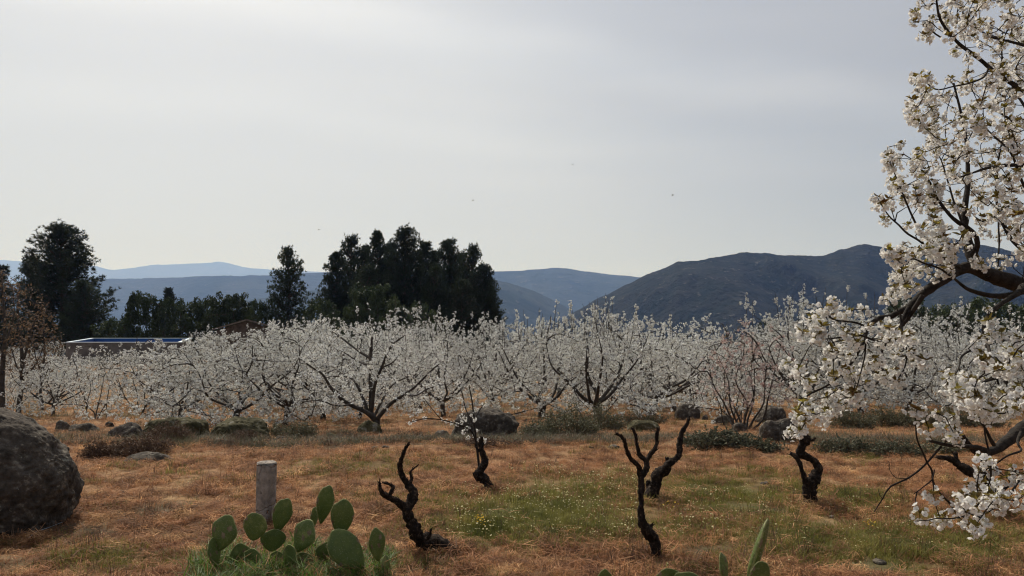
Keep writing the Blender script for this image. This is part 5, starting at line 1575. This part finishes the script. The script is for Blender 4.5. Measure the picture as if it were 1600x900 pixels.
# ------------------------------------------------------------------ grass
def blade_tuft(seed, n, h, lean, w, m, curve=.5, spread=.03):
    r = np.random.default_rng(seed); mb = MB()
    for k in range(n):
        a_ = r.uniform(0, 6.28); b0 = np.array((r.normal() * spread, r.normal() * spread, -.01))
        H = h * r.uniform(.45, 1.15); ln = lean * r.uniform(.2, 1.3)
        d_ = np.array((math.cos(a_), math.sin(a_), 0)); s_ = np.array((-d_[1], d_[0], 0)) * w * r.uniform(.6, 1.3)
        p1 = b0 + d_ * ln * H * .35 + np.array((0, 0, H * .55)); p2 = b0 + d_ * ln * H * (.8 + curve * .4) + np.array((0, 0, H * (1 - curve * .35)))
        mb.add([b0 - s_, b0 + s_, p1 + s_ * .7, p1 - s_ * .7], [(0, 1, 2, 3)]); mb.add([p1 - s_ * .7, p1 + s_ * .7, p2], [(0, 1, 2)])
    return mb.mesh('tuft', [m])

def litter(seed, n, rad, m):
    """flattened thatch of dry blades"""
    r = np.random.default_rng(seed); mb = MB()
    for k in range(n):
        c = np.array((r.normal() * rad, r.normal() * rad, abs(r.normal()) * .014 + .004)); a_ = r.uniform(0, 6.28)
        ln = r.uniform(.02, .07); d_ = np.array((math.cos(a_) * ln, math.sin(a_) * ln, r.normal() * .35 * ln)); s_ = np.array((-math.sin(a_), math.cos(a_), .3)) * r.uniform(.001, .0022)
        mid = c + np.array((0, 0, ln * r.uniform(-.1, .3)))
        mb.add([c - d_ - s_, c - d_ + s_, mid + s_, mid - s_], [(0, 1, 2, 3)]); mb.add([mid - s_, mid + s_, c + d_], [(0, 1, 2)])
    return mb.mesh('thatch', [m])

def flower_mesh(seed, m):
    r = np.random.default_rng(seed); mb = MB()
    for k in range(4):
        x, y = r.normal(size=2) * .035; h = r.uniform(.05, .12)
        mb.add([(x - .0012, y, 0), (x + .0012, y, 0), (x + .001, y, h), (x - .001, y, h)], [(0, 1, 2, 3)], 1)
        R_ = r.uniform(.0035, .007)
        tl = r.normal(size=2) * .3
        v = [(x, y, h)]
        for j in range(7):
            a_ = j * 2 * math.pi / 7; v.append((x + math.cos(a_) * R_, y + math.sin(a_) * R_, h + .003 + tl[0] * math.cos(a_) * R_ + tl[1] * math.sin(a_) * R_))
        mb.add(v, [(0, 1 + j, 1 + (j + 1) % 7) for j in range(7)], 0)
    return mb.mesh('flower', [m, M_green])

def scatter(name, label, cat, meshes, pts, rots, scl, kind='stuff'):
    col = bpy.data.collections.new(name + '_kinds')
    for i, me_ in enumerate(meshes):
        o = bpy.data.objects.new('%s_piece_%02d' % (name, i), me_); col.objects.link(o)
    me = bpy.data.meshes.new(name)
    pts = np.asarray(pts, np.float32); n = len(pts)
    me.vertices.add(n); me.vertices.foreach_set('co', pts.ravel())
    a_ = me.attributes.new('rot', 'FLOAT_VECTOR', 'POINT'); a_.data.foreach_set('vector', np.asarray(rots, np.float32).ravel())
    a_ = me.attributes.new('scl', 'FLOAT_VECTOR', 'POINT'); a_.data.foreach_set('vector', np.asarray(scl, np.float32).ravel())
    a_ = me.attributes.new('idx', 'INT', 'POINT'); a_.data.foreach_set('value', rng.integers(0, len(meshes), n).astype(np.int32))
    me.update()
    ob = link(name, me)
    ob['label'] = label; ob['category'] = cat; ob['kind'] = kind
    ng = bpy.data.node_groups.new(name + '_nodes', 'GeometryNodeTree')
    ng.interface.new_socket('Geometry', in_out='INPUT', socket_type='NodeSocketGeometry')
    ng.interface.new_socket('Geometry', in_out='OUTPUT', socket_type='NodeSocketGeometry')
    N = ng.nodes.new; L = ng.links.new
    gi = N('NodeGroupInput'); go = N('NodeGroupOutput'); ip = N('GeometryNodeInstanceOnPoints'); ci = N('GeometryNodeCollectionInfo')
    ci.inputs['Collection'].default_value = col
    ci.inputs['Separate Children'].default_value = True
    ci.inputs['Reset Children'].default_value = True
    def na(nm, ty):
        x = N('GeometryNodeInputNamedAttribute'); x.data_type = ty; x.inputs['Name'].default_value = nm; return [o for o in x.outputs if o.enabled and o.name == 'Attribute'][0]
    L(gi.outputs[0], ip.inputs['Points']); L(ci.outputs[0], ip.inputs['Instance'])
    ip.inputs['Pick Instance'].default_value = True
    L(na('idx', 'INT'), ip.inputs['Instance Index'])
    L(na('rot', 'FLOAT_VECTOR'), ip.inputs['Rotation'])
    L(na('scl', 'FLOAT_VECTOR'), ip.inputs['Scale'])
    L(ip.outputs[0], go.inputs[0])
    md = ob.modifiers.new('scatter', 'NODES'); md.node_group = ng
    return ob

dry_t = [blade_tuft(s, 16, .055, .9, .0016, M_dry, .8, .03) for s in range(6)] + [litter(s, 20, .035, M_dry) for s in range(6, 10)] + [blade_tuft(s, 12, .045, .6, .0014, M_dry, .4, .025) for s in range(80, 82)]
green_t = [blade_tuft(s, 18, .07, .7, .0019, M_green, .6, .03) for s in range(20, 26)]
dead_t = [blade_tuft(s, 7, .14, .35, .0014, M_dead, .2, .02) for s in range(30, 34)]
flo_t = [flower_mesh(s, M_flower) for s in range(40, 44)]

pd, rd, sdl = [], [], []; pg, rg_, sg = [], [], []; pf, rf, sf = [], [], []; pk, rk, sk_ = [], [], []
NG = 105000
us = rng.random(NG); vsn = rng.uniform(-1.12, 1.12, NG)
for i in range(NG):
    # density falls with the square of the distance
    d_ = 1 / (1 / 3.9 + us[i] * (1 / 36.0 - 1 / 3.9))
    x = vsn[i] * d_ * 0.66
    z = gz(x, d_)
    gr = green(x, d_)
    cl = mn.noise(Vector((x * 2.3, d_ * 2.3, 9.1)))
    if cl < -.34 and rng.random() < .75: continue
    if d_ < 9 and rng.random() < soil(x, d_) * .8: continue
    s = (0.75 + 0.55 * max(0, cl + .3)) * rng.uniform(.65, 1.35) * (1 + max(0, d_ - 9) * .05)
    r3 = (rng.normal() * .15, rng.normal() * .15, rng.uniform(0, 6.28))
    if rng.random() < gr * 1.15:
        pg.append((x, d_, z)); rg_.append(r3); sg.append((s, s, s * rng.uniform(.7, 1.3)))
    else:
        pd.append((x, d_, z)); rd.append(r3); sdl.append((s, s, s * rng.uniform(.6, 1.3)))
    if rng.random() < .03 + (.03 if cl > .1 else 0):
        pk.append((x, d_, z)); rk.append(r3); sk_.append((s, s, s * rng.uniform(.5, 1.2)))
for px_, D_ in ((707, 5.35), (690, 5.45), (660, 5.4), (769, 7.5), (1021, 5.3), (1018, 7.1), (1267, 6.9), (1535, 6.6), (419, 6.25)):
    g0 = GD(px_, D_)
    for _ in range(60):
        a_ = rng.uniform(0, 6.28); q_ = rng.uniform(.05, .24); x, y = g0.x + math.cos(a_) * q_, g0.y + math.sin(a_) * q_
        s = rng.uniform(.9, 1.9)
        (pd if rng.random() < .75 else pk).append((x, y, gz(x, y))); 
        if len(pd) > len(rd): rd.append((rng.normal() * .2, rng.normal() * .2, a_)); sdl.append((s, s, s))
        else: rk.append((rng.normal() * .2, rng.normal() * .2, a_)); sk_.append((s * .7, s * .7, s * .7))
scatter('dry_grass', 'short orange-brown dry grass covering the field', 'grass', dry_t, pd, rd, sdl)
scatter('green_grass', 'green patches of grass and weeds in the field', 'grass', green_t, pg, rg_, sg)
scatter('dead_stalks', 'dark dry stalks standing in the field', 'weeds', dead_t, pk, rk, sk_)
for px0, px1, py0, py1, n in ((790, 1000, 735, 850, 260), (700, 800, 770, 850, 60), (1040, 1200, 770, 850, 70), (1200, 1480, 760, 870, 50)):
    for _ in range(n):
        g_ = G(rng.uniform(px0, px1), rng.uniform(py0, py1)); pf.append(g_); rf.append((0, 0, rng.uniform(0, 6))); s = rng.uniform(.6, 1.2); sf.append((s, s, s))
scatter('meadow_flowers', 'tiny pale yellow and white flowers dotting the green patches', 'wildflowers', flo_t, pf, rf, sf)
yf = flower_mesh(50, M_yellow)
pf = [G(754 + rng.uniform(-5, 5), 825 + rng.uniform(-6, 8)) for _ in range(7)] + [G(1360 + rng.uniform(-3, 3), 833) for _ in range(3)] + [G(1040, 800), G(1052, 803)]
scatter('yellow_flowers', 'few bright yellow flowers in the green patch', 'wildflowers', [yf], pf, [(0, 0, rng.uniform(0, 6)) for _ in pf], [(1, 1, 1)] * len(pf))

# tangled low scrub along the broken terrace edge
scrub_t = [blade_tuft(s, 22, .16, .8, .0022, M_shrub, .5, .07) for s in range(70, 74)] + [blade_tuft(s, 20, .15, .9, .0020, M_shrub_brown, .5, .07) for s in range(74, 78)] + [blade_tuft(s, 18, .12, 1.0, .002, M_dry, .7, .06) for s in range(78, 80)]
ps_, rs_, ss_ = [], [], []
for _ in range(30000):
    d_ = 10.7 + abs(rng.normal()) * 2.6 if rng.random() < .75 else rng.uniform(14, 40); x = rng.uniform(-.78, .78) * d_
    q = mn.noise(Vector((x * .55, d_ * .7, 4.4))) + .5 * mn.noise(Vector((x * 2.1, d_ * 2.1, 8.4)))
    if q < (-.14 if d_ < 14.5 else .14) + rng.uniform(-.12, .12): continue
    s = rng.uniform(.5, 1.3) * (1 + max(0, d_ - 14) * .04)
    ps_.append((x, d_, gz(x, d_))); rs_.append((rng.normal() * .2, rng.normal() * .2, rng.uniform(0, 6.28))); ss_.append((s, s, s * rng.uniform(.5, 1.1)))
scatter('undergrowth', 'tangled grey-green and brown undergrowth along the terrace edge and below the trees', 'undergrowth', scrub_t, ps_, rs_, ss_)
# fallen petals and pale chaff
pm = MB(); qp = []
for _ in range(1500):
    d_ = 1 / (1 / 4.2 + rng.random() * (1 / 14.0 - 1 / 4.2)); x = rng.uniform(-.75, .75) * d_
    if rng.random() > .25 + .75 * (x > .15 * d_): continue
    qp.append((x, d_, gz(x, d_) + rng.uniform(.01, .05)))
quads_at(pm, np.array(qp), .010, 0, jitter=.4, bias=(0, 0, 1.5))
o = link('fallen_petals', pm.mesh('fallen_petals', [M_flower])); o['kind'] = 'stuff'; o['label'] = 'pale petals and chaff scattered over the dry grass'; o['category'] = 'petals'

# lush green grass round the cactus
lush_t = [blade_tuft(s, 20, .14, .9, .0028, M_lush, .7, .035) for s in range(60, 66)] + [blade_tuft(66, 14, .16, 1.0, .0022, M_dry, .7, .04), blade_tuft(67, 12, .18, .8, .0018, M_dead, .6, .04)]
pl_, rl, sl_ = [], [], []
for _ in range(1700):
    px = rng.uniform(302, 608); lo = 846 + 18 * math.sin(px * .05) + (10 if px > 540 or px < 330 else 0)
    py = rng.uniform(lo + 24, 960)
    if rng.random() < .25 and 390 < px < 470: continue
    g_ = G(px, py); pl_.append(g_); rl.append((rng.normal() * .2, rng.normal() * .2, rng.uniform(0, 6.28))); s = rng.uniform(.4, 1.25); sl_.append((s, s, s))
scatter('lush_grass', 'bright green long grass growing round the cactus', 'grass', lush_t, pl_, rl, sl_)

# dry twig litter by the big boulder
tb = MB()
for _ in range(420):
    px = rng.uniform(20, 380); py = rng.normal(820, 24)
    if px < 100 and py < 810: continue
    c = G(px, min(890, max(770, py))); a_ = rng.uniform(0, 6.28); ln = rng.uniform(.03, .14)
    e = np.array((math.cos(a_) * ln, math.sin(a_) * ln, rng.normal() * .015)); cc = np.array(c) + (0, 0, .012)
    tube(tb, [(*(cc - e), .0016), (*(cc + (0, 0, .01) + rng.normal(size=3) * .006), .0016), (*(cc + e), .0009)], 3, cap=False)
o = link('twig_litter', tb.mesh('twig_litter', [M_dead])); o['kind'] = 'stuff'; o['label'] = 'broken dry twigs littering the ground beside the big left boulder'; o['category'] = 'twigs'
t = MB(); a0 = G(36, 850); a1 = G(75, 832)
tube(t, [(a0.x, a0.y, a0.z + .01, .002), ((a0.x + a1.x) / 2, (a0.y + a1.y) / 2, a0.z + .035, .002), (a1.x, a1.y, a1.z + .03, .0015), (a1.x + .08, a1.y + .05, a1.z + .06, .001)], 5)
o = link('stick', t.mesh('stick', [M_white])); tag(o, 'thin pale bent stick lying in front of the big left boulder', 'stick')

# ------------------------------------------------------------------ birds
def bird(px, py, D, label, rz):
    b_ = P(px, py, D)
    t = thing('bird', label, 'bird', b_, rz, 'small dark birds in the sky')
    v, f = ico(2); mb = MB(); mb.add(v * (.05, .16, .045), f)
    mb.add([(-.03, -.14, 0), (.03, -.14, 0), (.05, -.26, .01), (-.05, -.26, .01)], [(0, 1, 2, 3)])
    link('body', mb.mesh('body', [M_bird], True), t)
    for s in (-1, 1):
        w = MB(); w.add([(0, .07, .02), (0, -.05, .02), (s * .16, -.03, .09), (s * .16, .08, .09), (s * .34, -.02, .05), (s * .33, .03, .05), (0, .01, .005), (s * .16, .02, .075)],
                        [(0, 1, 2, 3), (3, 2, 4, 5), (0, 3, 7, 6), (1, 6, 7, 2)])
        link('wing', w.mesh('wing', [M_bird]), t)
for a_ in ((498, 359, 110, 'small dark bird above the solitary pine', .6), (739, 313, 130, 'tiny dark bird over the right end of the pine grove', 1.9), (895, 257, 120, 'small dark bird highest in the sky, right of centre', 2.8), (1051, 305, 105, 'small dark bird above the slope of the right mountain', 4.0)):
    bird(*a_)
print('done')
